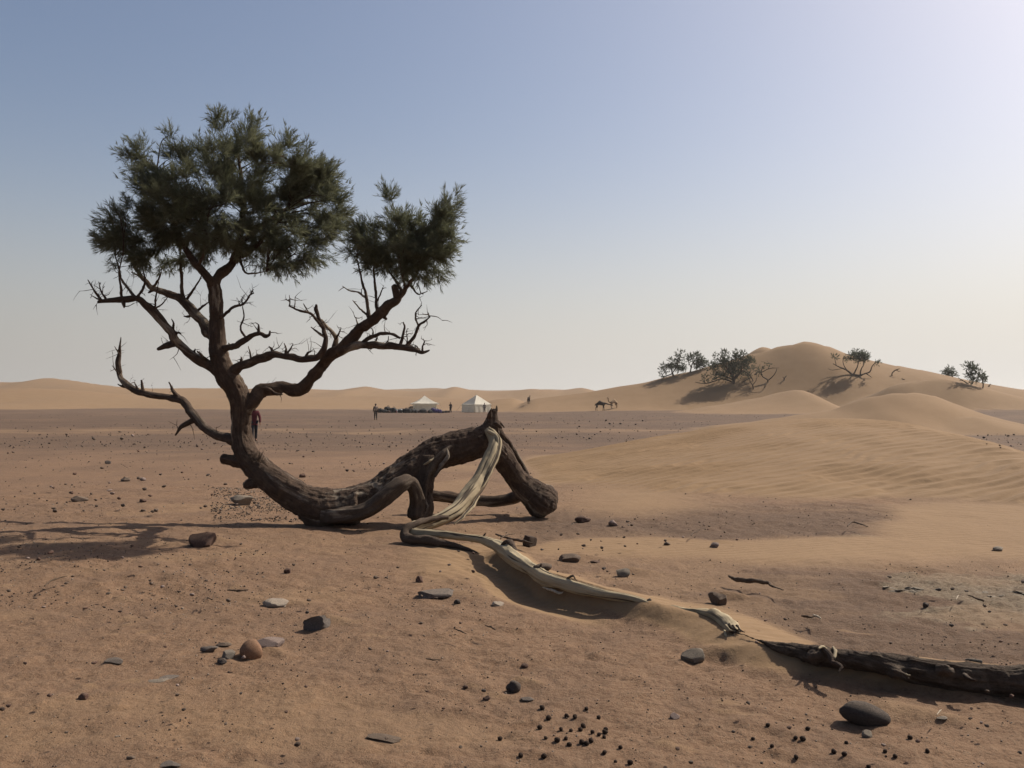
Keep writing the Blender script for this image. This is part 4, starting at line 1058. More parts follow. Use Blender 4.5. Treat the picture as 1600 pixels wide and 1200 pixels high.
crown(CROWN_R, 110, 1750, "crown", "smaller green crown on the right-hand limb", 43, P(630, 395, 11.7) + TREE_INV, {'main_right'}, (.06, .15))
# dry shoots sprouting above the bend of the trunk
parts, gr = [], []
rg = np.random.default_rng(77)
for k in range(26):
    a = P(400 + rg.uniform(-10, 8), 720 + rg.uniform(-8, 6), 12.25) + TREE_INV
    e = a + np.array([rg.uniform(-.02, .12), rg.uniform(-.08, .05), rg.uniform(.05, .17)])
    V, F, g, _ = tube([a, (a + e) / 2 + rg.normal(0, .012, 3), e], [.004, .003, .001], sides=5, seed=k, step=.04)
    parts.append((V, F)); gr.append(g)
V, F = join_arrays(parts)
link("dry_shoots", make_mesh("dry_shoots", V, F, True, {"grain": np.concatenate(gr)}), M_DEAD, tree, kind="stuff")

# ------------------------------------------------------------------ the half-buried log at the lower right
log = empty("fallen_log", (gp(1450, 1072)[0], gp(1450, 1072)[1], gz(*gp(1450, 1072))), "dark half-buried log lying along the sand bank", "log")
LOG_INV = -np.array(log.location)
def lpath(spec):
    return np.array([P(a[0], a[1], a[3]) for a in spec]) + LOG_INV, np.array([a[2] * a[3] / FPX for a in spec])
log_spec = [(1160, 991, 1.5, 5.90), (1178, 998, 3, 5.79), (1196, 1004, 3, 5.672), (1215, 1011, 6, 5.595), (1245, 1017, 9, 5.498), (1280, 1025, 13, 5.372), (1320, 1031, 14, 5.276), (1370, 1039, 17, 5.188), (1430, 1049, 20, 5.101), (1490, 1057, 22, 5.034), (1550, 1062, 23, 4.985), (1610, 1066, 24, 4.937), (1680, 1074, 25, 4.859), (1760, 1086, 25, 4.763), (1830, 1096, 20, 4.695)]
p, r = lpath(log_spec)
tb = [tube(p, r, sides=30, rough=.20, gnarl=.15, seed=500, step=.018)]
for k, sp in enumerate(([(1270, 1028, 10, 5.343), (1280, 1022, 12, 5.324), (1292, 1020, 10, 5.324), (1300, 1026, 7, 5.324)], [(1470, 1050, 12, 4.995), (1480, 1046, 10, 4.956), (1486, 1050, 6, 4.898)], [(1390, 1048, 10, 5.130), (1405, 1052, 8, 5.053), (1420, 1060, 4, 4.995)])):
    q, rr = lpath(sp); tb.append(tube(q, rr, sides=14, rough=.35, seed=510 + k, step=.02))
lm = voxel_union(tb, .0078, "trunk", 2)
bark_displace(lm, [(p, r)], .009, 55)
link("trunk", lm, M_LOG, log)
for k, (sp, mm) in enumerate((([(1288, 1016, 4, 5.276), (1297, 1025, 4, 5.208), (1300, 1034, 3.6, 5.169), (1308, 1038, 3.2, 5.130), (1314, 1042, 2.6, 5.101), (1310, 1050, 1, 5.072)], M_DEAD), ([(1302, 1012, 2.5, 5.324), (1305, 1018, 3, 5.247), (1303, 1028, 2, 5.188)], M_PALE),
                        ([(1506, 1054, 4, 4.917), (1513, 1060, 3.4, 4.859), (1524, 1063, 1.6, 4.821)], M_DEAD), ([(1415, 1054, 2, 4.956), (1422, 1056, 1.6, 4.937)], M_PALE),
                        ([(1534, 1034, 3, 5.034), (1520, 1031, 2.4, 5.053), (1508, 1031, 1, 5.082)], M_DEAD), ([(1290, 1014, 3, 5.324), (1284, 1011, 2.4, 5.285), (1279, 1013, 1.2, 5.256)], M_PALE))):
    q, rr = lpath(sp); tube_object("twig", q, rr, mm, log, sides=8, rough=.3, gnarl=.3, seed=520 + k)

# ------------------------------------------------------------------ stones
def icosphere(sub):
    bm = bmesh.new(); bmesh.ops.create_icosphere(bm, subdivisions=sub, radius=1.0)
    V = np.array([v.co[:] for v in bm.verts]); F = np.array([[v.index for v in f.verts] for f in bm.faces]); bm.free()
    return V, F
ICO = {k: icosphere(k) for k in (1, 2, 3, 4)}

def rock_mesh(name, seed, sub=3, angular=.5, rough=.10, cuts=7):
    rg = np.random.default_rng(seed); V, F = ICO[sub]; V = V.copy()
    for _ in range(cuts):
        n = rg.normal(0, 1, 3); n /= np.linalg.norm(n); d = rg.uniform(1 - angular, 1 - angular * .35)
        k = V @ n - d
        V = np.where((k > 0)[:, None], V - n * k[:, None], V)
    V = V * (1 + rough * fbm3(V[:, 0] * 1.6 + seed, V[:, 1] * 1.6, V[:, 2] * 1.6, 3, seed))[:, None]
    if sub >= 3: V = V * (1 + .02 * fbm3(V[:, 0] * 7, V[:, 1] * 7, V[:, 2] * 7, 2, seed + 3))[:, None]
    V = V - (V.max(0) + V.min(0)) / 2; V = V / (V.max(0) - V.min(0)) * 2
    me = make_mesh(name, V, F, angular < .4)
    if angular >= .4 and sub >= 3:
        me.polygons.foreach_set("use_smooth", np.ones(len(F), dtype=bool))
        me.set_sharp_from_angle(angle=math.radians(26))
    return me

STONE_XY = []
def place_stone(u, v, w, h, mat, label, seed=0, ang=.5, depth=None, rz=0.0, tilt=0.0, sink=.32, name="stone", group=None, rough=.10, mesh=None, cat="stone", sub=3):
    """u, v: middle of the stone's foot in the photograph, w and h its size there in pixels"""
    g = hit(u, v); s = g[1] / FPX
    W, H = w * s, h * s
    D = depth * s if depth else .8 * W
    STONE_XY.append((g[0], g[1] + D * .35, max(W, D) * .66))
    el = CAMH / math.hypot(g[1], g[0])          # how steeply it is seen from
    H = max(.35 * H, H - D * el * .55)
    me = mesh or rock_mesh(name, seed, sub, ang, rough)
    o = link(name, me, mat, label=label, cat=cat, group=group)
    o.scale = (W / 2, D / 2, H / 2 * (1 + sink))
    o.rotation_euler = (0, tilt, rz)
    o.location = (g[0], g[1] + D * .35, gz(g[0], g[1] + D * .35) + H / 2 * (1 - sink))
    return o

NAMED = [
 (312, 845, 42, 26, M_R_RED, "reddish-brown angular boulder at the edge of the tree's shadow", 11, .5, 34),
 (374, 783, 36, 17, M_R_GREY, "grey slab of rock lying under the bend of the trunk", 12, .55, 26),
 (121, 777, 27, 10, M_R_BROWN, "low dark stone on open ground at far left", 13, .4, 20),
 (427, 936, 44, 14, M_R_PALE, "pale flat stone above the tilted slate slab", 14, .45, 26),
 (494, 970, 46, 26, M_R_SLATE, "tilted dark slate slab with a pointed corner", 15, .7, 30),
 (683, 922, 70, 15, M_R_SLATE, "thin flat slate slab lying left of the bleached root", 16, .7, 34),
 (389, 1012, 35, 31, M_R_ORANGE, "round orange stone in a small cluster of rocks", 17, .25, 32),
 (419, 992, 46, 15, M_R_PINK, "pinkish flat stone just behind the round orange one", 18, .4, 26),
 (355, 1012, 20, 15, M_R_GREY, "small grey layered stone left of the round orange one", 19, .55, 18),
 (325, 1002, 28, 12, M_R_SLATE, "dark pointed shard left of the orange stone's cluster", 20, .7, 18),
 (348, 994, 26, 7, M_R_BROWN, "thin brown shard behind the small grey layered stone", 21, .6, 14),
 (345, 1020, 17, 9, M_R_DARK, "little dark stone below the grey layered stone", 22, .5, 14),
 (176, 1018, 40, 7, M_R_SLATE, "flat dark shard on bare soil at lower left", 23, .7, 22),
 (262, 1042, 30, 6, M_R_SLATE, "upper of two flat grey-green shards at lower left", 24, .7, 20),
 (244, 1047, 34, 7, M_R_GREY, "lower of two flat grey-green shards at lower left", 25, .7, 22),
 (128, 1073, 15, 12, M_R_RED, "small dark red stone in the lower left corner area", 26, .4, 14),
 (892, 868, 35, 16, M_R_BROWN, "brown flat-bottomed stone right of the bleached root", 27, .45, 28),
 (974, 890, 22, 14, M_R_GREY, "grey stone on the sand below the brown flat-bottomed one", 28, .5, 18),
 (1123, 932, 29, 23, M_R_BROWN, "dark squarish stone standing on the grey gravel", 29, .45, 24),
 (911, 809, 26, 11, M_R_RED, "flat reddish stone right of the root's swollen end", 30, .4, 20),
 (959, 814, 16, 11, M_R_PINK, "small pale-topped stone near the rippled dune's foot", 31, .55, 14),
 (1085, 1019, 40, 23, M_R_GREY, "rough grey stone below the broken root end", 32, .4, 30),
 (1358, 1112, 78, 40, M_R_DARK, "large dark oval stone tilted against the sand", 33, .15, 48),
 (1357, 1130, 19, 14, M_R_GREY, "small pale blue-grey stone at the dark oval stone's foot", 34, .6, 16),
 (802, 1063, 24, 20, M_R_DARK, "round black stone in the foreground above the dung", 35, .3, 22),
 (824, 1076, 22, 7, M_R_SLATE, "thin flat chip beside the round black stone", 36, .6, 14),
 (1322, 1197, 34, 14, M_R_GREY, "grey slab cut by the bottom edge, under the oval stone", 37, .55, 20),
 (1556, 1192, 18, 13, M_R_PALE, "smooth pale pebble at the bottom right corner", 38, .2, 16),
 (1117, 846, 15, 9, M_R_PINK, "pinkish stone with a sand tail before the rippled dune", 39, .5, 13),
 (1043, 843, 11, 6, M_R_BROWN, "brown stone left of the pinkish one with a sand tail", 40, .4, 10),
 (1563, 851, 19, 8, M_R_GREY, "grey stone on the dune's sandy foot at far right", 41, .3, 15),
 (194, 747, 15, 7, M_R_BROWN, "flat brown stone on the plain, left of the tree", 42, .4, 13),
 (222, 746, 9, 6, M_R_PINK, "pale stone beside the flat brown one on the plain", 43, .4, 9),
 (472, 741, 10, 7, M_R_RED, "dark red stone on the plain inside the tree's bend", 44, .4, 9),
 (501, 761, 8, 5, M_R_PALE, "pale stone on the plain inside the tree's bend", 45, .4, 8),
 (222, 778, 12, 6, M_R_RED, "reddish stone above the shadow of the left branch", 46, .4, 11),
 (223, 792, 9, 4, M_R_BROWN, "thin brown stone just above the branch shadow", 47, .5, 9),
 (167, 721, 9, 6, M_R_DARK, "dark stone standing alone on the far left plain", 48, .4, 8),
 (448, 884, 11, 9, M_R_RED, "small reddish stone below the trunk's foot", 49, .5, 10),
 (655, 898, 12, 11, M_R_RED, "knobbly red stone left of the flat slate slab", 50, .5, 10),
 (714, 930, 11, 8, M_R_DARK, "dark knobbly stone at the flat slate slab's right tip", 51, .5, 10),
 (778, 933, 20, 8, M_R_PALE, "pale flat stone in the shadow of the bleached root", 52, .4, 15),
 (848, 887, 30, 12, M_R_BROWN, "sand-dusted brown stone behind the bleached root", 53, .25, 22),
 (930, 869, 16, 4, M_R_RED, "thin reddish chip right of the brown flat-bottomed stone", 54, .5, 10),
 (265, 1174, 38, 9, M_R_SLATE, "flat slate shard near the bottom edge at left", 55, .7, 22),
 (268, 1192, 22, 12, M_R_SLATE, "bluish slate block at the bottom edge at left", 56, .55, 16),
 (203, 1162, 14, 7, M_R_BROWN, "small brown shard near the bottom edge at far left", 57, .6, 10),
 (820, 1026, 12, 8, M_R_RED, "dark red stone above the round black stone", 58, .3, 10),
 (760, 1074, 12, 9, M_R_RED, "dark red stone left of the round black stone", 59, .5, 10),
 (727, 1057, 9, 6, M_R_RED, "little red stone left of the round black stone", 60, .4, 8),
 (1055, 1102, 16, 11, M_R_PINK, "pink and dark stone right of the dung pellets", 61, .5, 13),
 (1448, 935, 9, 8, M_R_DARK, "dark stone below the pale crust ledge", 62, .4, 8),
 (598, 1135, 60, 10, M_R_BROWN, "low crusty brown ledge in the foreground soil", 63, .45, 30),
 (1475, 1044 + 60, 18, 5, M_R_GREY, "thin grey chip just below the log's shadow", 64, .5, 12),
]
for (u, v, w, h, m, lab, sdd, ang, dep) in NAMED:
    tilt = {15: -.28, 33: .20, 16: .04, 31: .1}.get(sdd, 0.0)
    rz = {15: .5, 33: -.25, 11: .3}.get(sdd, (sdd * .7) % .8 - .4)
    o = place_stone(u, v, w, h, m, lab, sdd, ang, dep, rz, tilt, rough=.06 if ang < .3 else .10)
    if sdd == 33: o.rotation_euler = (math.radians(-24), .22, -.15); o.location.z += .004

# pale crust ledges at the right
def ledge(u, v, w, h, seed, label):
    g = hit(u, v); s = g[1] / FPX; rg = np.random.default_rng(seed)
    root = empty("crust_ledge", g, label, "rock ledge")
    for k in range(16):
        a = rg.uniform(-.5, .5) * w * s; b = rg.uniform(0, 1.4) * h * s * 1.8
        me = rock_mesh("crust_piece", seed * 31 + k, 3, .6, .2)
        o = link("crust_piece", me, M_CRUST, root)
        q = rg.uniform(.06, .14) * w * s
        o.scale = (q, q * .8, q * rg.uniform(.12, .25)); o.rotation_euler = (rg.normal(0, .12), rg.normal(0, .12), rg.uniform(0, 6))
        o.location = (a, b, gz(g[0] + a, g[1] + b) - g[2] + q * .02)
ledge(1432, 912, 76, 14, 3, "crusty pale ledge of hardened soil right of centre")
ledge(1578, 916, 60, 16, 4, "crusty pale ledge cut by the right edge")

CNAME = ["dark red", "dark brown", "brown", "charcoal", "pinkish", "dark red", "brown", "brown"]
ORD = ["first", "second", "third", "fourth", "fifth", "sixth", "seventh", "eighth", "ninth", "tenth", "eleventh", "twelfth", "thirteenth", "fourteenth", "fifteenth"]
def number_from_left(items, tail):
    """items: (u, object, kind words) -> each label names the kind and its place counted from the left"""
    by = {}
    for u, o, w in items: by.setdefault(w, []).append((u, o))
    for w, l in by.items():
        l.sort(key=lambda q: q[0])
        for k, (u, o) in enumerate(l):
            o["label"] = f"{w} {tail}" if len(l) == 1 else f"{ORD[k]} {w} from the left {tail}"
M_PEB = rock_material('dark_gravel', (.045, .031, .024), (.075, .052, .040))
# dung pellets
DUNG = [(720, 362), (748, 408), (920, 365), (830, 398), (868, 400), (975, 405), (708, 450), (805, 455), (850, 460), (893, 457), (907, 441), (947, 467), (1008, 455), (978, 477), (735, 492), (787, 505), (826, 494), (843, 522), (900, 513), (922, 518), (942, 505),
        (1075, 533), (1003, 557), (1052, 595), (622, 570), (728, 575), (528, 498), (1120, 602), (1005, 470), (1002, 488)]
DUNG_PX = [(600 + a / 2.909, 960 + b / 2.909) for a, b in DUNG]
DUNG2 = [(95, 953), (200, 993), (178, 883), (330, 950), (370, 957), (398, 903), (610, 975), (540, 1025), (598, 1035), (333, 1055), (825, 1022), (880, 1047), (962, 950), (1058, 1022), (733, 1100)]
DUNG2_PX = [(1150 + a / 3.53, 860 + b / 3.53) for a, b in DUNG2]
pm = [rock_mesh("dung_pellet", 700 + k, 2, .25, .14, 3) for k in range(5)]
for me in pm: me.polygons.foreach_set("use_smooth", np.ones(len(me.polygons), dtype=bool))
rg = np.random.default_rng(21)
for lst, lab, grp in ((DUNG_PX, "dark round dung pellet in the scatter at the bottom centre", "dung pellets scattered at the bottom centre"), (DUNG2_PX, "dark round dung pellet near the large oval stone", "dung pellets near the oval stone")):
    rows = sorted(v for u, v in lst); rows = [rows[int(len(rows) * q / 4)] for q in (1, 2, 3)]; dun = []
    for k, (u, v) in enumerate(lst):
        g = hit(u, v + 3); s = g[1] / FPX; q = rg.uniform(3.2, 4.9) * s
        o = link("dung_pellet", pm[k % 5], M_DUNG, label=lab, cat="dung", group=grp)
        o.scale = (q, q * .9, q * rg.uniform(.75, 1)); o.rotation_euler = (rg.uniform(0, 6), rg.uniform(-.4, .4), rg.uniform(0, 6))
        o.location = (g[0], g[1] + q * .3, gz(g[0], g[1]) + q * .62)
        dun.append((u, o, ('dung pellet of the farthest row', 'dung pellet of the second row', 'dung pellet of the third row', 'dung pellet of the nearest row')[sum(v >= r_ for r_ in rows)]))
    number_from_left(dun, 'at bottom centre' if 'centre' in lab else 'near the oval stone')

# smaller stones of the plain, single ones
sm = [rock_mesh("stone", 800 + k, 2, .5, .15) for k in range(8)]
rg = np.random.default_rng(31)
ZONES = [  # u0, u1, v0, v1, count, px0, px1, label, group
 (0, 360, 738, 800, 30, 4, 8, "small stone on the ground left of the tree", "small stones left of the tree"),
 (0, 340, 675, 735, 20, 3, 6, "little stone far out on the left plain", "little stones on the left plain"),
 (400, 700, 660, 700, 26, 2, 4, "tiny dark stone on the plain before the tents", "stones on the plain before the tents"),
 (430, 640, 700, 750, 10, 3, 6, "small stone on the plain inside the tree's bend", "small stones inside the tree's bend"),
 (800, 1040, 655, 690, 26, 2, 4, "dark stone on the gravel behind the rippled dune", "stones on the gravel behind the rippled dune"),
 (1530, 1600, 678, 700, 8, 3, 5, "dark stone on the gravel right of the rippled dune", "stones on the gravel right of the rippled dune"),
 (330, 470, 770, 800, 20, 3, 6, "small dark stone under the bend of the trunk", "small stones under the trunk's bend"),
 (860, 1180, 800, 850, 16, 3, 6, "small stone between the dune's foot and the root", "small stones at the dune's foot"),
 (800, 1000, 850, 900, 14, 3, 6, "small stone beside the bleached root", "small stones beside the bleached root"),
 (0, 420, 850, 960, 32, 4, 8, "small stone on the soil below the tree's shadow", "small stones below the tree's shadow"),
 (430, 760, 860, 1000, 18, 4, 8, "small stone on the soil left of the bleached root", "small stones left of the bleached root"),
 (1160, 1600, 890, 1010, 18, 4, 8, "small stone on the grey gravel above the log", "small stones above the log"),
 (0, 760, 1010, 1190, 30, 5, 9, "small stone on the bare foreground soil", "small stones in the left foreground"),
 (1050, 1600, 1080, 1195, 20, 4, 9, "small stone on the soil below the log", "small stones below the log"),
]
mats = [M_R_RED, M_PEB, M_R_BROWN, M_R_DARK, M_R_PINK, M_R_RED, M_R_BROWN, M_R_BROWN]
base_sm = {}
for (u0, u1, v0, v1, n, a, b, lab, grp) in ZONES:
    items = []
    for k in range(n):
        u, v = rg.uniform(u0, u1), rg.uniform(v0, v1)
        g = hit(u, v)
        while any(math.hypot(g[0] - sx, g[1] - sy) < sr * 1.3 for sx, sy, sr in STONE_XY):
            u, v = rg.uniform(u0, u1), rg.uniform(v0, v1); g = hit(u, v)
        s = g[1] / FPX; q = rg.uniform(a, b) * s * .44
        key = (rg.integers(0, 8), rg.integers(0, len(mats)))
        if key not in base_sm:
            m2 = sm[key[0]].copy(); m2.materials.clear(); m2.materials.append(mats[key[1]]); base_sm[key] = m2
        o = link("stone", base_sm[key], None, label=lab, cat="stone", group=grp)
        o.scale = (q * rg.uniform(.9, 1.4), q, q * rg.uniform(.5, .9)); o.rotation_euler = (0, rg.uniform(-.3, .3), rg.uniform(0, 6.28))
        o.location = (g[0], g[1], g[2] + q * .15)
        items.append((u, o, f'{CNAME[key[1]]} small stone'))
    number_from_left(items, lab.split(' stone ', 1)[1])

# gravel too fine to count
def pebbles():
    rg = np.random.default_rng(51); parts = {k: [] for k in range(3)}
    tv, tf = ICO[1]
    templ = []
    for k in range(6):
        V = tv * rg.uniform(.75, 1.2, (len(tv), 1)); templ.append((V, np.zeros((0, 4), int), tf))
    def batch(n, u0, u1, ya, yb, s0, s1, clump, seed, powr=1.0):
        r2 = np.random.default_rng(seed)
        Y = np.exp(r2.uniform(math.log(ya), math.log(yb), n * 3)); X = (r2.uniform(u0, u1, n * 3) - 800) / FPX * Y
        keep = fbm2(X / clump, Y / clump, 2, seed) + r2.normal(0, .3, n * 3) > .15
        X, Y = X[keep][:n], Y[keep][:n]
        z, sand, gr, cr, idn = terrain(X, Y)
        ok = ((sand < .45) | (r2.random(len(X)) < .04)) & (idn == 0)
        for (sx, sy, sr) in STONE_XY: ok &= np.hypot(X - sx, Y - sy) > sr
        X, Y, z = X[ok], Y[ok], z[ok]
        sc = (s0 + (s1 - s0) * r2.random(len(X)) ** 3) * (Y / 8) ** powr
        d = r2.normal(0, .25, (len(X), 3)); d[:, 2] = 1
        return np.stack([X, Y, z + sc * .25], -1), d, sc
    for k, (name, mat) in enumerate((("pebbles", M_PEB), ("pebbles", M_R_BROWN), ("pebbles", M_R_PALE))):
        n = (.75, .8, .35)[k]
        B = [batch(int(3000 * n), -60, 1660, 3.4, 14, 0.0025, .0095, .8, 300 + k, .55), batch(int(1200 * n), -60, 1660, 12, 40, .004, .015, 3.5, 310 + k, .5),
             batch(int(1300 * n), -100, 1700, 35, 140, .009, .028, 11, 320 + k, .3), batch(int(900 * n), 330, 480, 12.5, 17, .008, .02, .9, 330 + k, 0), batch(int(500 * n), 0, 420, 7, 11, .004, .012, .7, 340 + k, 0)]
        pos = np.concatenate([b[0] for b in B]); d = np.concatenate([b[1] for b in B]); sc = np.concatenate([b[2] for b in B])
        V, F = scatter(templ, pos, d, sc, 350 + k)
        link(name, make_mesh(name, V, F, False), mat, label=("dark gravel strewn over the soil", "brown gravel strewn over the soil", "pale grit strewn over the soil")[k], cat="gravel", kind="stuff")
pebbles()

# ------------------------------------------------------------------ loose sticks
M_DEAD_CHUNK = plain_material('dead_wood_chunk', (.045, .03, .022), .95, .4, 20)
def stick(spec, mat, label, seed, lift=.01):
    pts, rad = [], []
    g0 = hit(*spec[0][:2])
    for (u, v, r) in spec:
        g = hit(u, v); pts.append(g + np.array([0, 0, r * g[1] / FPX * .6 + lift])); rad.append(r * g[1] / FPX)
    base = np.array(pts[0])
    V, F, gr, _ = tube(np.array(pts) - base, np.array(rad), sides=8, rough=.25, gnarl=.4, seed=seed)
    o = link("stick", make_mesh("stick", V, F, True, {"grain": gr}), mat, label=label, cat="stick"); o.location = base
    return o
stick([(1139, 903, 1.8), (1152, 908, 3.2), (1172, 911, 3.4), (1196, 914, 3.2), (1206, 918, 1.6), (1224, 924, .7)], M_TWIG, "long dark stick on the grey gravel left of the crust ledge", 1)
stick([(775, 838, 1.4), (795, 845, 2), (815, 849, 2.2), (833, 853, .8)], M_TWIG, "dark stick behind the bend in the bleached root", 2, .02)
stick([(782, 846, .8), (792, 840, 1.1), (804, 838, .6)], M_TWIG, "short crossing twig behind the bend in the bleached root", 3, .03)
place_stone(828, 846, 26, 17, M_DEAD_CHUNK, "dark broken root chunk lying behind the bleached root", 95, .55, 16, .6, .3, name="root_chunk", cat="wood")
stick([(1324, 826, 1), (1331, 820, 1.1), (1342, 822, 1.1), (1356, 827, .6)], M_TWIG, "bent twig standing in the sand below the rippled dune", 5, .03)
stick([(1080, 838, .7), (1084, 834, .9), (1092, 831, .5)], M_TWIG, "short curved twig before the rippled dune's foot", 6)
stick([(1512, 932, .8), (1525, 937, 1.6), (1537, 942, 1.8)], M_TWIG, "short dark stick on the pale crust at right", 7)
stick([(1464, 1120, .5), (1468, 1115, 1.2), (1471, 1112, .5)], M_TWIG_PALE, "thin white straw right of the large oval stone", 8)
stick([(1494, 939, .5), (1496, 935, .9), (1498, 932, .4)], M_TWIG_PALE, "tiny white straw on the gravel above the log", 9)
stick([(70, 918, 1), (78, 911, 1.4), (90, 906, 1.3), (105, 902, .6)], M_TWIG, "thin curved twig at the left below the tree's shadow", 10)
stick([(318, 942, .6), (324, 936, .9), (332, 939, .8), (334, 931, .4)], M_TWIG, "wiry bent twig left of the pale flat stone", 11)
stick([(355, 924, 1), (372, 926, 1.8), (388, 924, .8)], M_TWIG, "flat dark twig left of the pale flat stone", 12)
stick([(710, 985, .8), (720, 989, 1.2), (729, 993, .5)], M_TWIG, "short twig on the soil below the flat slate slab", 13)
stick([(666, 1032, .8), (678, 1034, 1.4), (690, 1034, .6)], M_TWIG, "short dark twig above the small red stones", 14)
stick([(758, 980, .6), (768, 983, 1.4), (774, 987, .8)], M_TWIG, "knobbly twig below the hollow beside the bleached root", 15)
stick([(848, 920, .9), (862, 925, 2.4), (874, 930, 2), (880, 927, .6)], M_TWIG_PALE, "bleached chip of wood in the root's shadow", 16)
stick([(1252, 965, 1), (1262, 967, 2.2), (1274, 966, 1)], M_TWIG, "dark twig on the gravel above the sand bank", 17)
stick([(1270, 963, 1), (1277, 966, 1.8), (1283, 969, .8)], M_TWIG_PALE, "pale chip beside the dark twig above the sand bank", 18)

# ------------------------------------------------------------------ trees on the big dune
def far_point(u, v, Y):
    x = (u - 800) / FPX * Y
    return np.array([x, Y, gz(x, Y)])

FPLUME = plume_templates(4, 20, 9, w=.055, spread=(.4, 1.2))
def far_tree(u, v, depth, limbs, blobs, label, seed, group=None, nclump=40, nplume=420, name="dune_tree", leafs=(.35, .6)):
    """limbs: lists of (u, v, radius px, depth offset); blobs: (u, v, ru, rv, depth offset)"""
    if depth is None:
        g = hit(u, v); depth = g[1]
    else:
        g = far_point(u, v, depth)
    s = depth / FPX
    # everything is measured from the tree's foot so that it stands on the slope
    v0 = HOR - (g[2] - CAMH) / s
    root = empty(name, g, label, "tree" if blobs else "dead tree", group)
    rg = np.random.default_rng(seed)
    def loc(a, b, d): return np.array([(a - u) * s, d, (v - b) * s])
    tips = []
    for k, L in enumerate(limbs):
        pts = [loc(a, b, d) for a, b, r, d in L]; rad = [max(r * s, .02) for a, b, r, d in L]
        if k == 0: pts[0] = pts[0] - np.array([0, 0, .3])
        V, F, gr, _ = tube(pts, rad, sides=7, rough=.2, gnarl=.5, seed=seed * 17 + k, step=.25)
        link("trunk" if k == 0 else "branch", make_mesh("branch", V, F, True, {"grain": gr}), M_BARK_FAR, root)
        tips += [np.array(q) for q in pts[1:]]
    if blobs:
        bl = [(loc(a, b, d), np.array([ru * s, .8 * (ru + rv) / 2 * s, rv * s])) for a, b, ru, rv, d in blobs]
        cc, dd, kk = blob_points(bl, nclump, rg, .3)
        csz = rg.uniform(.25, .6, nclump)
        ci = rg.integers(0, nclump, nplume)
        d = rg.normal(0, 1, (nplume, 3)); d /= np.linalg.norm(d, axis=1)[:, None]
        pos = cc[ci] + d * (csz[ci] * rg.random(nplume) ** .5)[:, None]
        V, F = scatter(FPLUME, pos, d + np.array([0, 0, .5]), rg.uniform(*leafs, nplume), seed)
        co = link("crown", make_mesh("crown", V, F, False), M_LEAF_FAR, root)
        parts = []
        tp = np.array(tips)
        for k in range(0, nclump, 2):
            e = cc[k]; a = tp[np.linalg.norm(tp - e, axis=1).argmin()]
            if np.linalg.norm(e - a) > 3.5: continue
            m = (a + e) / 2 + rg.normal(0, .12, 3) + np.array([0, 0, .1])
            Vt, Ft, gr, _ = tube([a, m, e], [.05, .035, .015], sides=5, seed=k, step=.4)
            parts.append((Vt, Ft))
        if parts:
            V, F = join_arrays(parts); link("branchlets", make_mesh("branchlets", V, F), M_BARK_FAR, co, kind="stuff")
    return root

far_tree(1053, 588, 169, [[(1053, 590, 1.4, 0), (1051, 584, 1.3, 0), (1049, 578, 1, 0), (1046, 571, .6, 0)], [(1051, 584, 1, 0), (1042, 588, .8, .3), (1037, 590, .6, .4)], [(1052, 582, .9, 0), (1057, 574, .7, -.2), (1060, 566, .5, -.3)]],
         [(1040, 576, 8, 9, 0), (1056, 570, 11, 10, .5), (1064, 560, 8, 7, .3), (1066, 575, 10, 8, 0), (1036, 588, 6, 4, .2), (1062, 553, 5, 4, 0)], "bushy green tree on the dune's skyline, leftmost", 1, nclump=60, nplume=620)
far_tree(1078, 580, 169, [[(1078, 582, 1.3, 0), (1080, 572, 1, 0), (1083, 565, .8, .2), (1088, 558, .5, .3)], [(1080, 573, .9, 0), (1076, 563, .6, .2), (1075, 556, .4, .2)]],
         [(1085, 557, 9, 7, 0), (1098, 562, 10, 8, .3), (1093, 569, 9, 7, 0), (1108, 566, 6, 6, .2), (1078, 560, 6, 6, -.2), (1090, 549, 5, 3, 0), (1108, 556, 3, 3, 0)], "bushy green tree on the dune's skyline, second from left", 2, nclump=55, nplume=520)
far_tree(1147, 598, None, [[(1147, 601, 2.4, 0), (1146, 594, 2.2, 0), (1144, 586, 1.8, 0), (1138, 577, 1.3, .3), (1132, 568, .8, .5)], [(1146, 592, 1.6, 0), (1155, 582, 1.2, -.3), (1158, 572, .9, -.5), (1160, 562, .6, -.6)], [(1146, 594, 1.4, 0), (1135, 588, 1, .4), (1122, 584, .7, .6)],
          [(1147, 594, 1.2, 0), (1160, 580, 1, -.2), (1170, 586, .9, -.3), (1176, 596, .7, -.4), (1177, 605, .5, -.4)], [(1145, 597, 1.3, 0), (1128, 592, 1, .2), (1110, 598, .9, .3), (1098, 599, .7, .4), (1087, 597, .5, .4)], [(1102, 598, .6, .3), (1100, 590, .4, .3), (1096, 588, .3, .3)], [(1147, 600, 1, 0), (1160, 597, .8, -.2), (1170, 591, .6, -.3)]],
         [(1130, 558, 14, 9, 0), (1145, 557, 10, 8, .4), (1160, 561, 14, 9, -.3), (1172, 570, 10, 9, 0), (1128, 570, 14, 10, .3), (1150, 572, 18, 11, 0), (1138, 582, 14, 9, .4), (1157, 550, 6, 4, 0), (1130, 549, 6, 4, 0), (1116, 574, 8, 6, .2), (1148, 586, 12, 7, .3), (1125, 588, 14, 7, .4), (1165, 584, 10, 7, 0), (1108, 594, 9, 4, .4), (1100, 588, 5, 4, .4), (1182, 575, 7, 7, 0)],
         "spreading dark green tree, largest on the big dune", 3, nclump=170, nplume=1900)
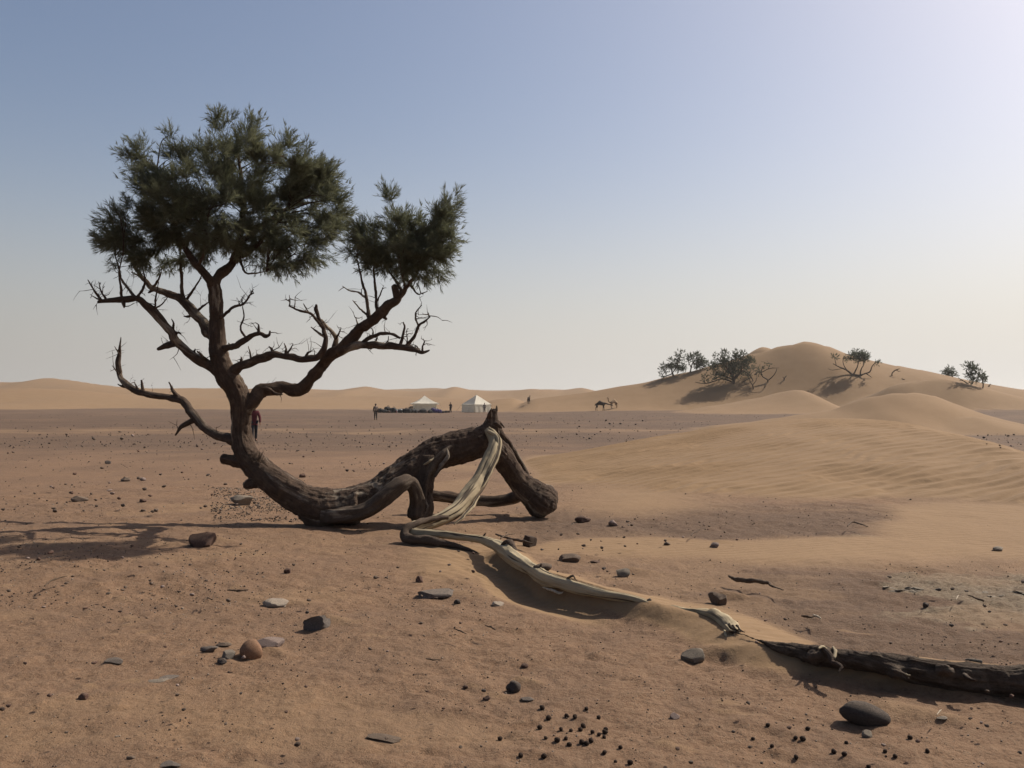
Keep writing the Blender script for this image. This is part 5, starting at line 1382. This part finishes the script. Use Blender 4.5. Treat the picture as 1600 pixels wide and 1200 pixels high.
far_tree(1199, 597, None, [[(1200, 600, 1.2, 0), (1199, 594, 1.1, 0), (1193, 589, .9, .2), (1190, 582, .7, .3), (1193, 572, .5, .3)], [(1199, 595, .9, 0), (1207, 588, .8, -.2), (1212, 580, .6, -.3), (1213, 576, .4, -.3)], [(1192, 586, .8, .2), (1186, 580, .6, .3), (1180, 586, .5, .3)],
          [(1190, 582, .7, .3), (1200, 577, .6, .1), (1208, 575, .5, 0), (1217, 575, .3, 0)], [(1200, 577, .5, .1), (1204, 568, .4, .1)]], [(1199, 566, 5, 4, .1), (1203, 571, 4, 3, .1), (1186, 584, 4, 4, .3)], "bare wiry bush right of the largest dune tree", 4, nclump=14, nplume=70, leafs=(.2, .4))
far_tree(1178, 608, None, [[(1178, 611, .9, 0), (1176, 603, .8, 0), (1172, 596, .6, 0), (1171, 590, .4, 0)], [(1176, 602, .6, 0), (1181, 595, .5, 0), (1183, 589, .3, 0)]], [], "thin forked dead shrub below the wiry bush", 5)
far_tree(1226, 594, None, [[(1224, 596, 1, 0), (1226, 591, .9, 0), (1229, 587, .5, 0)], [(1226, 592, .6, 0), (1223, 589, .4, 0)]], [], "short dead stump right of the wiry bush", 6)
far_tree(1342, 588, None, [[(1342, 591, 2.2, 0), (1342, 587, 2, 0), (1332, 584, 1.6, .2), (1324, 578, 1.2, .3), (1312, 573, .9, .4), (1303, 568, .6, .5)], [(1342, 588, 1.6, 0), (1349, 585, 1.2, -.2), (1358, 581, 1, -.3), (1361, 573, .8, -.4), (1367, 566, .5, -.5)],
          [(1334, 585, 1.2, .2), (1338, 577, 1, .1), (1341, 568, .7, 0), (1342, 560, .5, 0)], [(1344, 587, 1.2, 0), (1345, 578, 1, 0), (1349, 570, .7, 0), (1350, 562, .5, 0)], [(1324, 578, .8, .3), (1319, 569, .6, .3), (1318, 560, .4, .3)], [(1353, 584, .8, -.2), (1358, 587, .6, -.2), (1361, 590, .4, -.2)], [(1308, 571, .6, .45), (1306, 562, .4, .4), (1304, 556, .3, .4)], [(1316, 576, .5, .4), (1302, 578, .4, .5), (1296, 576, .3, .5)]],
         [(1328, 558, 8, 6, .2), (1340, 558, 8, 7, 0), (1349, 559, 8, 8, -.2), (1336, 551, 6, 4, 0), (1345, 550, 5, 3, 0), (1353, 556, 4, 4, 0), (1305, 557, 5, 4, .4), (1320, 556, 4, 3, .3), (1297, 577, 4, 2.5, .5), (1367, 567, 4, 3, -.5)],
         "wide flat-topped tree on the right shoulder of the dune", 7, nclump=60, nplume=560)
far_tree(1394, 587, None, [[(1394, 590, 1.1, 0), (1394, 584, 1, 0), (1397, 580, .9, 0), (1403, 577, .7, 0), (1406, 576, .3, 0)], [(1400, 578, .6, 0), (1404, 580, .5, 0), (1407, 580, .3, 0)]], [], "bent dead snag right of the flat-topped tree", 8)
far_tree(1411, 593, None, [[(1408, 596, 1, 0), (1411, 593, 1.1, 0), (1415, 594, .6, 0)], [(1411, 593, .6, 0), (1409, 591, .4, 0)]], [], "low dead stub between the snag and the right-hand trees", 9)
far_tree(1487, 593, 169, [[(1490, 596, 1, 0), (1488, 591, .8, 0), (1485, 586, .5, 0)], [(1489, 592, .6, 0), (1494, 589, .4, 0)]], [(1480, 588, 6, 4, 0), (1488, 587, 7, 5, .2), (1484, 583, 4, 3, 0), (1476, 588, 3, 2.5, 0)], "low round bush on the skyline at right", 10, nclump=26, nplume=240)
far_tree(1516, 600, None, [[(1518, 603, 1, 0), (1510, 598, .9, 0), (1503, 594, .7, 0), (1497, 590, .4, 0)], [(1503, 594, .5, 0), (1499, 595, .3, 0)]], [], "leaning bare trunk between the bush and the slender tree", 11)
far_tree(1534, 606, None, [[(1534, 610, 1.1, 0), (1536, 602, 1, 0), (1535, 594, .8, 0), (1530, 586, .7, .1), (1522, 578, .5, .2)], [(1535, 595, .7, 0), (1538, 588, .5, 0), (1539, 584, .4, 0)], [(1520, 600, .7, .2), (1522, 592, .6, .2), (1518, 584, .5, .2)]],
         [(1519, 575, 8, 5, .2), (1522, 592, 7, 5, .1), (1534, 586, 6, 6, 0), (1526, 580, 5, 4, 0), (1512, 572, 3, 3, .2), (1520, 569, 4, 2.5, 0), (1537, 592, 4, 4, 0), (1516, 586, 4, 4, .2)], "slender two-tiered tree on the skyline at far right", 12, nclump=44, nplume=380)
far_tree(1543, 604, None, [[(1542, 607, .9, 0), (1545, 603, .8, 0), (1548, 600, .6, 0)], [(1545, 603, .5, 0), (1547, 604, .3, 0)]], [], "short leaning stub right of the slender tree", 13)

# ------------------------------------------------------------------ tents
def cloth_material(name, col):
    t = NT(name); c = t.coord(); a = t.noise(c, 2.0, 5, .6); b = t.noise(c, 9, 3, .6)
    k = t.mix(t.ramp(a, [(.3, 0), (.75, 1)]), tuple(x * .8 for x in col), col)
    t.out(k, .85, t.bump(b, .3, .05))
    tr = t.n("ShaderNodeBsdfTranslucent"); t.l(k, tr.inputs[0])
    mx = t.n("ShaderNodeMixShader"); mx.inputs[0].default_value = .4
    t.l(t.b.outputs[0], mx.inputs[1]); t.l(tr.outputs[0], mx.inputs[2])
    o = [n for n in t.t.nodes if n.type == 'OUTPUT_MATERIAL'][0]; t.l(mx.outputs[0], o.inputs[0])
    return t.m
M_TENT = cloth_material("tent_canvas", (.80, .75, .64))
M_TENT2 = cloth_material("tent_canvas_grey", (.70, .65, .55))
M_ROPE = plain_material("guy_rope", (.35, .30, .22))
M_INSIDE = plain_material("tent_inside", (.10, .085, .07))

def tent(u, v, Y, half, wall, peak, rz, eave, label, sag):
    g = far_point(u, v, Y); root = empty("tent", g, label, "tent", "white canvas tents", rz)
    cs = [(-half, -half), (half, -half), (half, half), (-half, half)]
    n = 8
    roofparts = []
    for i in range(4):
        a = np.array(cs[i]); b = np.array(cs[(i + 1) % 4]); o_ = 1 + eave
        # roof panel, sagging a little between ridge ropes
        V, F = [], []
        for r_ in range(n + 1):
            t = r_ / n
            for c_ in range(n + 1):
                q = c_ / n
                e = (a * (1 - q) + b * q) * o_
                w = e * (1 - t)
                z = wall + (peak - wall) * (t ** (1 + sag)) - .10 * math.sin(math.pi * q) * math.sin(math.pi * min(1, t * 1.2)) * (1 - t) - .05 * math.sin(math.pi * q) * (1 - t)
                V.append((w[0], w[1], z))
        for r_ in range(n):
            for c_ in range(n):
                k = r_ * (n + 1) + c_; F.append((k, k + 1, k + n + 2, k + n + 1))
        link("roof_panel", make_mesh("roof_panel", np.array(V), np.array(F), True), M_TENT, root)
        # wall panel with soft folds, standing out a little at the foot
        V, F = [], []; m = 14
        nrm = (a + b) / np.linalg.norm(a + b)
        for r_ in range(5):
            t = r_ / 4
            for c_ in range(m + 1):
                q = c_ / m; e = a * (1 - q) + b * q
                e = e + nrm * (.05 * math.sin(q * 23 + i) * (.3 + t) + .12 * t)
                V.append((e[0], e[1], wall * (1 - t) + .03 * (t == 1) - .02))
        for r_ in range(4):
            for c_ in range(m):
                if i == 1 and sag > .2 and 5 <= c_ <= 8 and r_ > 0: continue          # the open doorway
                k = r_ * (m + 1) + c_; F.append((k, k + m + 1, k + m + 2, k + 1))
        link("wall_panel", make_mesh("wall_panel", np.array(V), np.array(F), True), M_TENT if i % 2 else M_TENT2, root)
        # scalloped edge under the eave
        V, F = [], []
        for c_ in range(25):
            q = c_ / 24; e = (a * (1 - q) + b * q) * (o_ + .012)
            zt = wall - .05 * math.sin(math.pi * q)
            V += [(e[0], e[1], zt + .01), (e[0], e[1], zt - .16 - .06 * abs(math.sin(q * math.pi * 6)))]
        for c_ in range(24): F.append((2 * c_, 2 * c_ + 1, 2 * c_ + 3, 2 * c_ + 2))
        link("valance", make_mesh("valance", np.array(V), np.array(F), True), M_TENT, root)
        # corner pole and guy rope
        Vt, Ft, gr, _ = tube([(a[0], a[1], -.1), (a[0], a[1], wall)], [.03, .03], sides=6, rough=0)
        link("pole", make_mesh("pole", Vt, Ft), M_ROPE, root)
        e = a * o_; f = a * (o_ + .45)
        zz = gz(g[0] + f[0] * math.cos(rz) - f[1] * math.sin(rz), g[1] + f[0] * math.sin(rz) + f[1] * math.cos(rz)) - g[2]
        Vt, Ft, gr, _ = tube([(e[0], e[1], wall), (f[0], f[1], zz)], [.018, .018], sides=5, rough=0)
        link("guy_rope", make_mesh("guy_rope", Vt, Ft), M_ROPE, root)
    Vt, Ft, gr, _ = tube([(0, 0, -.1), (0, 0, peak + .12)], [.04, .03], sides=6, rough=0)
    link("pole", make_mesh("pole", Vt, Ft), M_ROPE, root)
    return root
tent(663.5, 646, 157, 1.85, 1.55, 2.95, math.radians(14), .24, "white pavilion tent with eaves behind the heaped baggage", .45)
tent(744.5, 647, 155, 1.85, 1.45, 3.15, math.radians(40), .02, "pyramid-roofed white tent right of the standing figure", .0)

# ------------------------------------------------------------------ baggage
def mat_simple(name, col, rough=.8): return plain_material(name, col, rough, .2, 4)
BAGC = {"black": mat_simple("black_bag", (.02, .02, .022)), "brown": mat_simple("brown_bag", (.075, .045, .035)), "blue": mat_simple("blue_bag", (.035, .06, .12)), "purple": mat_simple("purple_bag", (.055, .04, .12)),
        "pale": mat_simple("pale_bag", (.42, .42, .40)), "red": mat_simple("red_bag", (.16, .03, .03)), "teal": mat_simple("teal_bag", (.09, .15, .16))}
def bag_mesh(seed):
    V, F = ICO[3]; V = V.copy(); V = np.sign(V) * np.abs(V) ** .62
    V = V * (1 + .12 * fbm3(V[:, 0] * 1.5 + seed, V[:, 1] * 1.5, V[:, 2] * 1.5, 3, seed))[:, None]
    return make_mesh("bag", V, F)
bms = [bag_mesh(k) for k in range(4)]
rg = np.random.default_rng(61)
BAGS = [(593, 'black', 1), (598, 'brown', 1), (601, 'black', 1.2), (605, 'black', 1.2), (608, 'brown', 1), (611, 'blue', 1), (614, 'black', 1.3), (617, 'red', 1), (619, 'teal', 1.2), (622, 'pale', 1), (625, 'black', 1.2), (627, 'pale', .8), (630, 'blue', 1), (633, 'brown', 1.2), (636, 'black', 1.3), (641, 'brown', 1), (645, 'black', 1),
        (650, 'black', .9), (655, 'brown', .8), (661, 'black', 1.0), (666, 'brown', .9), (672, 'black', .9), (677, 'purple', 1.1), (682, 'purple', 1.5), (687, 'purple', 1.2), (692, 'black', .9), (697, 'black', .8), (701, 'brown', .8)]
made = {}; bagl = []
for k, (u, c, sz) in enumerate(BAGS):
    Y = 150 + rg.uniform(-1.2, 1.2) ; x = (u - 800) / FPX * Y
    key = (k % 4, c)
    if key not in made:
        m2 = bms[k % 4].copy(); m2.materials.append(BAGC[c]); made[key] = m2
    o = link("bag", made[key], None, label=f"{c} bag in the long heap of baggage before the tents", cat="bag", group=f"{c} bags in the heap")
    q = .34 * sz * rg.uniform(.65, 1.35); o.scale = (q * rg.uniform(1.1, 1.5), q * rg.uniform(.8, 1.1), q * rg.uniform(.75, 1.1)); o.rotation_euler = (0, rg.uniform(-.25, .25), rg.uniform(0, 3))
    o.location = (x, Y, gz(x, Y) + o.scale[2] * .85)
    bagl.append((u, o, f'{c} bag'))
    # straps
    Vt, Ft, gr, _ = tube([(-.5, -.7, .70), (-.45, -.5, 1.18), (0, -.2, 1.3), (.45, -.5, 1.18), (.5, -.7, .70)], [.07] * 5, sides=5, rough=0, step=.2)
    link("strap", make_mesh("strap", Vt, Ft), BAGC["black"], o)

number_from_left(bagl, 'in the long heap of baggage before the tents')

# ------------------------------------------------------------------ people
def skin(name, verts, edges, radii, root, sub=2):
    me = bpy.data.meshes.new(name); bm = bmesh.new(); L = bm.verts.layers.skin.verify()
    vs = []
    for k, (co, r) in enumerate(zip(verts, radii)):
        v_ = bm.verts.new(co); v_[L].radius = r if hasattr(r, '__len__') else (r, r); v_[L].use_root = (k == root); vs.append(v_)
    for a, b in edges: bm.edges.new((vs[a], vs[b]))
    bm.to_mesh(me); bm.free()
    o = link("tmp_skin", me)
    m = o.modifiers.new("s", 'SKIN'); m.use_smooth_shade = True
    s = o.modifiers.new("u", 'SUBSURF'); s.levels = sub; s.render_levels = sub
    out = evaluated(o, name); bpy.data.objects.remove(o)
    return out

M_SKIN = plain_material("skin", (.23, .13, .085), .6, .1)
M_HAIR = plain_material("dark_hair", (.02, .015, .012), .7, .2)
def garment(name, col): return plain_material(name, col, .9, .2, 9)
M_BOOT = garment("boots", (.03, .024, .02))

def person(loc, rz, h, label, top, bottom, pose="stand", head=None, pack=None, longtop=False):
    root = empty("person", loc, label, "person", None, rz); k = h / 1.75
    def sc(p): return tuple(np.array(p) * k)
    if pose == "bend":
        pel, sp, ch, nk, hd1, hd2 = (0, .12, .86), (0, -.05, 1.05), (0, -.28, 1.12), (0, -.42, 1.08), (0, -.50, 1.06), (0, -.60, 1.0)
        shL, shR = (-.17, -.36, 1.08), (.17, -.36, 1.08); elL, elR = (-.2, -.44, .8), (.2, -.46, .8); wrL, wrR = (-.16, -.52, .56), (.17, -.55, .56)
        knL, knR = (-.11, -.02, .48), (.11, 0, .48); anL, anR = (-.12, .1, .08), (.12, .14, .08)
    else:
        st = .16 if pose == "walk" else .0
        pel, sp, ch, nk, hd1, hd2 = (0, 0, .95), (0, .01, 1.14), (0, 0, 1.34), (0, -.01, 1.48), (0, -.02, 1.57), (0, -.03, 1.68)
        shL, shR = (-.18, 0, 1.42), (.18, 0, 1.42)
        if pose == "pocket": elL, elR = (-.30, .06, 1.16), (.30, .06, 1.16); wrL, wrR = (-.20, -.08, 1.0), (.20, -.08, 1.0)
        elif pose == "raise": elL, elR = (-.26, -.06, 1.2), (.25, .02, 1.14); wrL, wrR = (-.14, -.22, 1.36), (.24, -.06, .9)
        else: elL, elR = (-.25, .02 + st, 1.14), (.25, .02 - st, 1.14); wrL, wrR = (-.25, -.06 + st, .90), (.25, -.06 - st, .90)
        knL, knR = (-.10, -.03 - st, .50), (.10, -.03 + st * .7, .50); anL, anR = (-.11, .03 - st, .08), (.12, .05 + st * 1.4, .08)
    toeL = (anL[0] - .02, anL[1] - .16, .045); toeR = (anR[0] + .02, anR[1] - .16, .045)
    hip = lambda s: (pel[0] + s * .09, pel[1], pel[2] - .04)
    def beyond(a, b, d):
        a, b = np.array(a), np.array(b); q = (b - a) / np.linalg.norm(b - a); return tuple(b + q * d)
    haL, haR = beyond(elL, wrL, .09), beyond(elR, wrR, .09)
    vs = [pel, sp, ch, nk, hd1, hd2, shL, elL, wrL, haL, shR, elR, wrR, haR, hip(-1), knL, anL, toeL, hip(1), knR, anR, toeR]
    ed = [(0, 1), (1, 2), (2, 3), (3, 4), (4, 5), (2, 6), (6, 7), (7, 8), (8, 9), (2, 10), (10, 11), (11, 12), (12, 13), (0, 14), (14, 15), (15, 16), (16, 17), (0, 18), (18, 19), (19, 20), (20, 21)]
    rd = [.13, .12, .135, .055, .085, .085, .065, .045, .032, .035, .065, .045, .032, .035, .085, .06, .042, .035, .085, .06, .042, .035]
    body = skin("body", [sc(p) for p in vs], ed, [r * k for r in rd], 0)
    # fingers and thumbs rooted in the palms, and a nose
    parts = []
    for (w, hnd, sgn) in ((wrL, haL, -1), (wrR, haR, 1)):
        w_, h_ = np.array(w), np.array(hnd); d = (h_ - w_) / np.linalg.norm(h_ - w_); side = np.cross(d, [1, 0, 0]); side /= np.linalg.norm(side) + 1e-9
        for f in range(4):
            a = h_ - d * .01 + side * (.024 * (f - 1.5)); L = (.065, .075, .07, .055)[f]
            V, F, _, _ = tube(np.array([a, a + d * L * .5, a + d * L * .9 + np.array([-sgn * .02, -.01, 0])]) * k, np.array([.009, .0085, .007]) * k, sides=6, rough=0, step=.03); parts.append((V, F))
        a = h_ - d * .05 + side * -.03
        V, F, _, _ = tube(np.array([a, a - side * .025 + d * .03, a - side * .03 + d * .06]) * k, np.array([.011, .0095, .008]) * k, sides=6, rough=0, step=.03); parts.append((V, F))
    fd = np.array(hd2) - np.array(hd1); fwd = np.array([0, -1, 0]) if pose != "bend" else np.array([0, -.3, -.95])
    n0 = (np.array(hd1) + np.array(hd2)) / 2 + fwd * .085
    V, F, _, _ = tube(np.array([n0 + fd * .25, n0 + fwd * .028 - fd * .1, n0 - fd * .2]) * k, np.array([.008, .016, .008]) * k, sides=6, rough=0, step=.03); parts.append((V, F))
    nb = len(body.vertices); bv = np.empty(nb * 3, dtype=np.float32); body.vertices.foreach_get("co", bv)
    fl = [np.array([p.vertices[:] for p in body.polygons if len(p.vertices) == 4]), np.array([p.vertices[:] for p in body.polygons if len(p.vertices) == 3]).reshape(-1, 3)]
    V, F = join_arrays([(bv.reshape(-1, 3), fl)] + parts)
    link("body", make_mesh("body", V, F), M_SKIN, root)
    # jacket or robe
    hem = (0, pel[1], .42) if longtop else (0, pel[1], pel[2] - .08)
    tv = [sc(p) for p in (pel, sp, ch, beyond(ch, nk, -.03), shL, elL, wrL, shR, elR, wrR, hem)]
    te = [(0, 1), (1, 2), (2, 3), (2, 4), (4, 5), (5, 6), (2, 7), (7, 8), (8, 9), (0, 10)]
    link("jacket" if not longtop else "robe", skin("jacket", tv, te, [r * k for r in (.155, .145, .165, .085, .085, .065, .05, .085, .065, .05, .2 if longtop else .155)], 0), top, root)
    lv = [sc(p) for p in (pel, hip(-1), knL, (anL[0], anL[1], .12), hip(1), knR, (anR[0], anR[1], .12))]
    link("trousers", skin("trousers", lv, [(0, 1), (1, 2), (2, 3), (0, 4), (4, 5), (5, 6)], [r * k for r in (.145, .105, .078, .062, .105, .078, .062)], 0), bottom, root)
    for a, t_ in ((anL, toeL), (anR, toeR)):
        link("boot", skin("boot", [sc((a[0], a[1], .13)), sc((a[0], a[1], .05)), sc((t_[0], t_[1], .045))], [(0, 1), (1, 2)], [.055 * k, .055 * k, .045 * k], 0, 1), M_BOOT, root)
    hv = np.array(ICO[3][0]) * .108 * k * np.array([.88, 1.0, 1.0]); ctr = (np.array(hd1) * .35 + np.array(hd2) * .65 - fwd * .018 + np.array([0, 0, .025])) * k
    keep = (ICO[3][0] @ (np.array([0, .35, .94]) - .3 * fwd) > -.15); mF = keep[ICO[3][1]].all(1)
    link("headscarf" if head else "hair", make_mesh("hair", hv * (1.12 if head else 1) + ctr, ICO[3][1][mF]), head or M_HAIR, root)
    for s_ in (-1, 1):
        ev = ICO[1][0] * .012 * k + (n0 - fwd * .012 + fd * .3 + np.array([s_ * .033, 0, 0])) * k
        link("eye", make_mesh("eye", ev, ICO[1][1]), M_HAIR, root)
    if pack:
        V = np.sign(ICO[3][0]) * np.abs(ICO[3][0]) ** .6 * np.array([.16, .10, .24]) * k + np.array([0, .2, 1.25]) * k
        link("backpack", make_mesh("backpack", V, ICO[3][1]), pack, root)
    return root

g = hit(397, 690); person(g, math.radians(25), 1.76, "walker in a red jacket and dark trousers behind the trunk", garment("red_jacket", (.075, .014, .018)), garment("navy_trousers", (.022, .024, .03)), "walk", garment("lilac_scarf", (.22, .18, .27)))
g = hit(587, 656); person(g, math.radians(200), 1.72, "person in brown with a pale backpack left of the baggage", garment("brown_jacket", (.075, .05, .04)), garment("dark_trousers", (.03, .025, .022)), "stand", garment("dark_cap", (.03, .025, .02)), garment("pale_pack", (.28, .22, .17)))
x = (704 - 800) / FPX * 149; person((x, 149, gz(x, 149)), math.radians(-20), 1.8, "dark-clothed person standing right of the baggage", garment("black_coat", (.025, .022, .028)), garment("black_trousers", (.018, .017, .02)), "raise", garment("dark_scarf", (.04, .03, .03)), None, True)
x = (641 - 800) / FPX * 151; person((x, 151, gz(x, 151)), math.radians(70), 1.7, "dark-clothed person bending over the heap of baggage", garment("charcoal_coat", (.03, .028, .03)), garment("grey_trousers", (.03, .03, .033)), "bend")
x = (757 - 800) / FPX * 152; person((x, 152, gz(x, 152)), math.radians(0), 1.7, "pale-robed person standing at the pyramid-roofed tent", garment("grey_robe", (.20, .17, .15)), garment("brown_trousers", (.06, .045, .035)), "stand", garment("grey_scarf", (.10, .08, .07)), None, True)

# ------------------------------------------------------------------ camels
def camel(loc, rz, label, mat, pose, mat2=None, size=1.0):
    root = empty("camel", loc, label, "camel", None, rz); k = size
    if pose == "reach": neck = [(0, -.95, 1.42), (0, -1.35, 1.30), (0, -1.72, 1.22), (0, -2.0, 1.16)]; hd = [(0, -2.18, 1.10), (0, -2.42, .98)]
    else: neck = [(0, -.98, 1.30), (0, -1.28, 1.34), (0, -1.48, 1.68), (0, -1.52, 2.02)]; hd = [(0, -1.62, 2.14), (0, -1.92, 2.06)]
    vs = [(0, 0, 1.38), (0, .45, 1.38), (0, .80, 1.32), (0, -.40, 1.36), (0, -.72, 1.32)] + neck + hd + [(0, .08, 1.78), (0, .10, 1.95), (0, 1.0, 1.25), (0, 1.06, .85)]
    ed = [(0, 1), (1, 2), (0, 3), (3, 4), (4, 5), (5, 6), (6, 7), (7, 8), (8, 9), (9, 10), (0, 11), (11, 12), (2, 13), (13, 14)]
    rd = [.36, .33, .24, .34, .27, .17, .13, .11, .10, .12, .075, .22, .08, .05, .025]
    def leg(att, s, front, step):
        i = len(vs)
        if front: pts = [(s * .17, -.62, 1.02), (s * .17, -.62 + step * .4, .56), (s * .17, -.60 + step, .14), (s * .17, -.66 + step, .05)]; rr = [.12, .065, .05, .075]
        else: pts = [(s * .17, .72, 1.05), (s * .18, .62 + step * .3, .80), (s * .17, .86 + step, .52), (s * .17, .80 + step, .12), (s * .17, .74 + step, .05)]; rr = [.16, .11, .055, .045, .075]
        for p in pts: vs.append(p)
        rd.extend(rr)
        ed.append((att, i)); ed.extend((i + q, i + q + 1) for q in range(len(pts) - 1))
    leg(4, -1, True, .06); leg(4, 1, True, -.10); leg(2, -1, False, .05); leg(2, 1, False, -.12)
    me = skin("body", [tuple(np.array(p) * k) for p in vs], ed, [r * k for r in rd], 0)
    link("body", me, mat, root)
    h0 = np.array(hd[0]) * k
    for s in (-1, 1):
        link("ear", skin("ear", [tuple(h0 + np.array([s * .07, .04, .05])), tuple(h0 + np.array([s * .11, .07, .14]))], [(0, 1)], [.03, .012], 0, 1), mat, root)
        link("eye", make_mesh("eye", ICO[1][0] * .025 + h0 + np.array([s * .10, -.06, .03]), ICO[1][1]), M_HAIR, root)
    return root
M_CAMEL = plain_material("dark_camel_coat", (.060, .038, .028), .9, .2, 5)
M_CAMEL2 = plain_material("tan_camel_coat", (.26, .18, .11), .9, .2, 5)
g = hit(938, 642); camel(g, math.radians(68), "dark brown camel reaching its neck forward on the plain", M_CAMEL, "reach", size=.94)
g = hit(959, 638.5); camel(g, math.radians(-52), "pale tan camel standing behind the dark brown camel", M_CAMEL2, "up", size=.92)
g = hit(826, 631.5); camel(g, math.radians(10), "distant dark camel on the small dune right of the tents", M_CAMEL, "up", size=.74)

# ------------------------------------------------------------------ dusty air
hz = bpy.data.meshes.new("haze"); bm = bmesh.new(); bmesh.ops.create_cube(bm, size=1.0); bm.to_mesh(hz); bm.free()
hm = bpy.data.materials.new("dusty_air"); hm.use_nodes = True; ht = hm.node_tree; ht.nodes.clear()
ho = ht.nodes.new("ShaderNodeOutputMaterial"); hv = ht.nodes.new("ShaderNodeVolumePrincipled")
hv.inputs['Color'].default_value = (.95, .92, .87, 1); hv.inputs['Density'].default_value = .0002; hv.inputs['Anisotropy'].default_value = .35
ht.links.new(hv.outputs[0], ho.inputs['Volume'])
haze = link("haze", hz, hm, label="thin dusty air over the plain", cat="haze", kind="stuff")
haze.scale = (19000, 19000, 36); haze.location = (0, 0, 14)
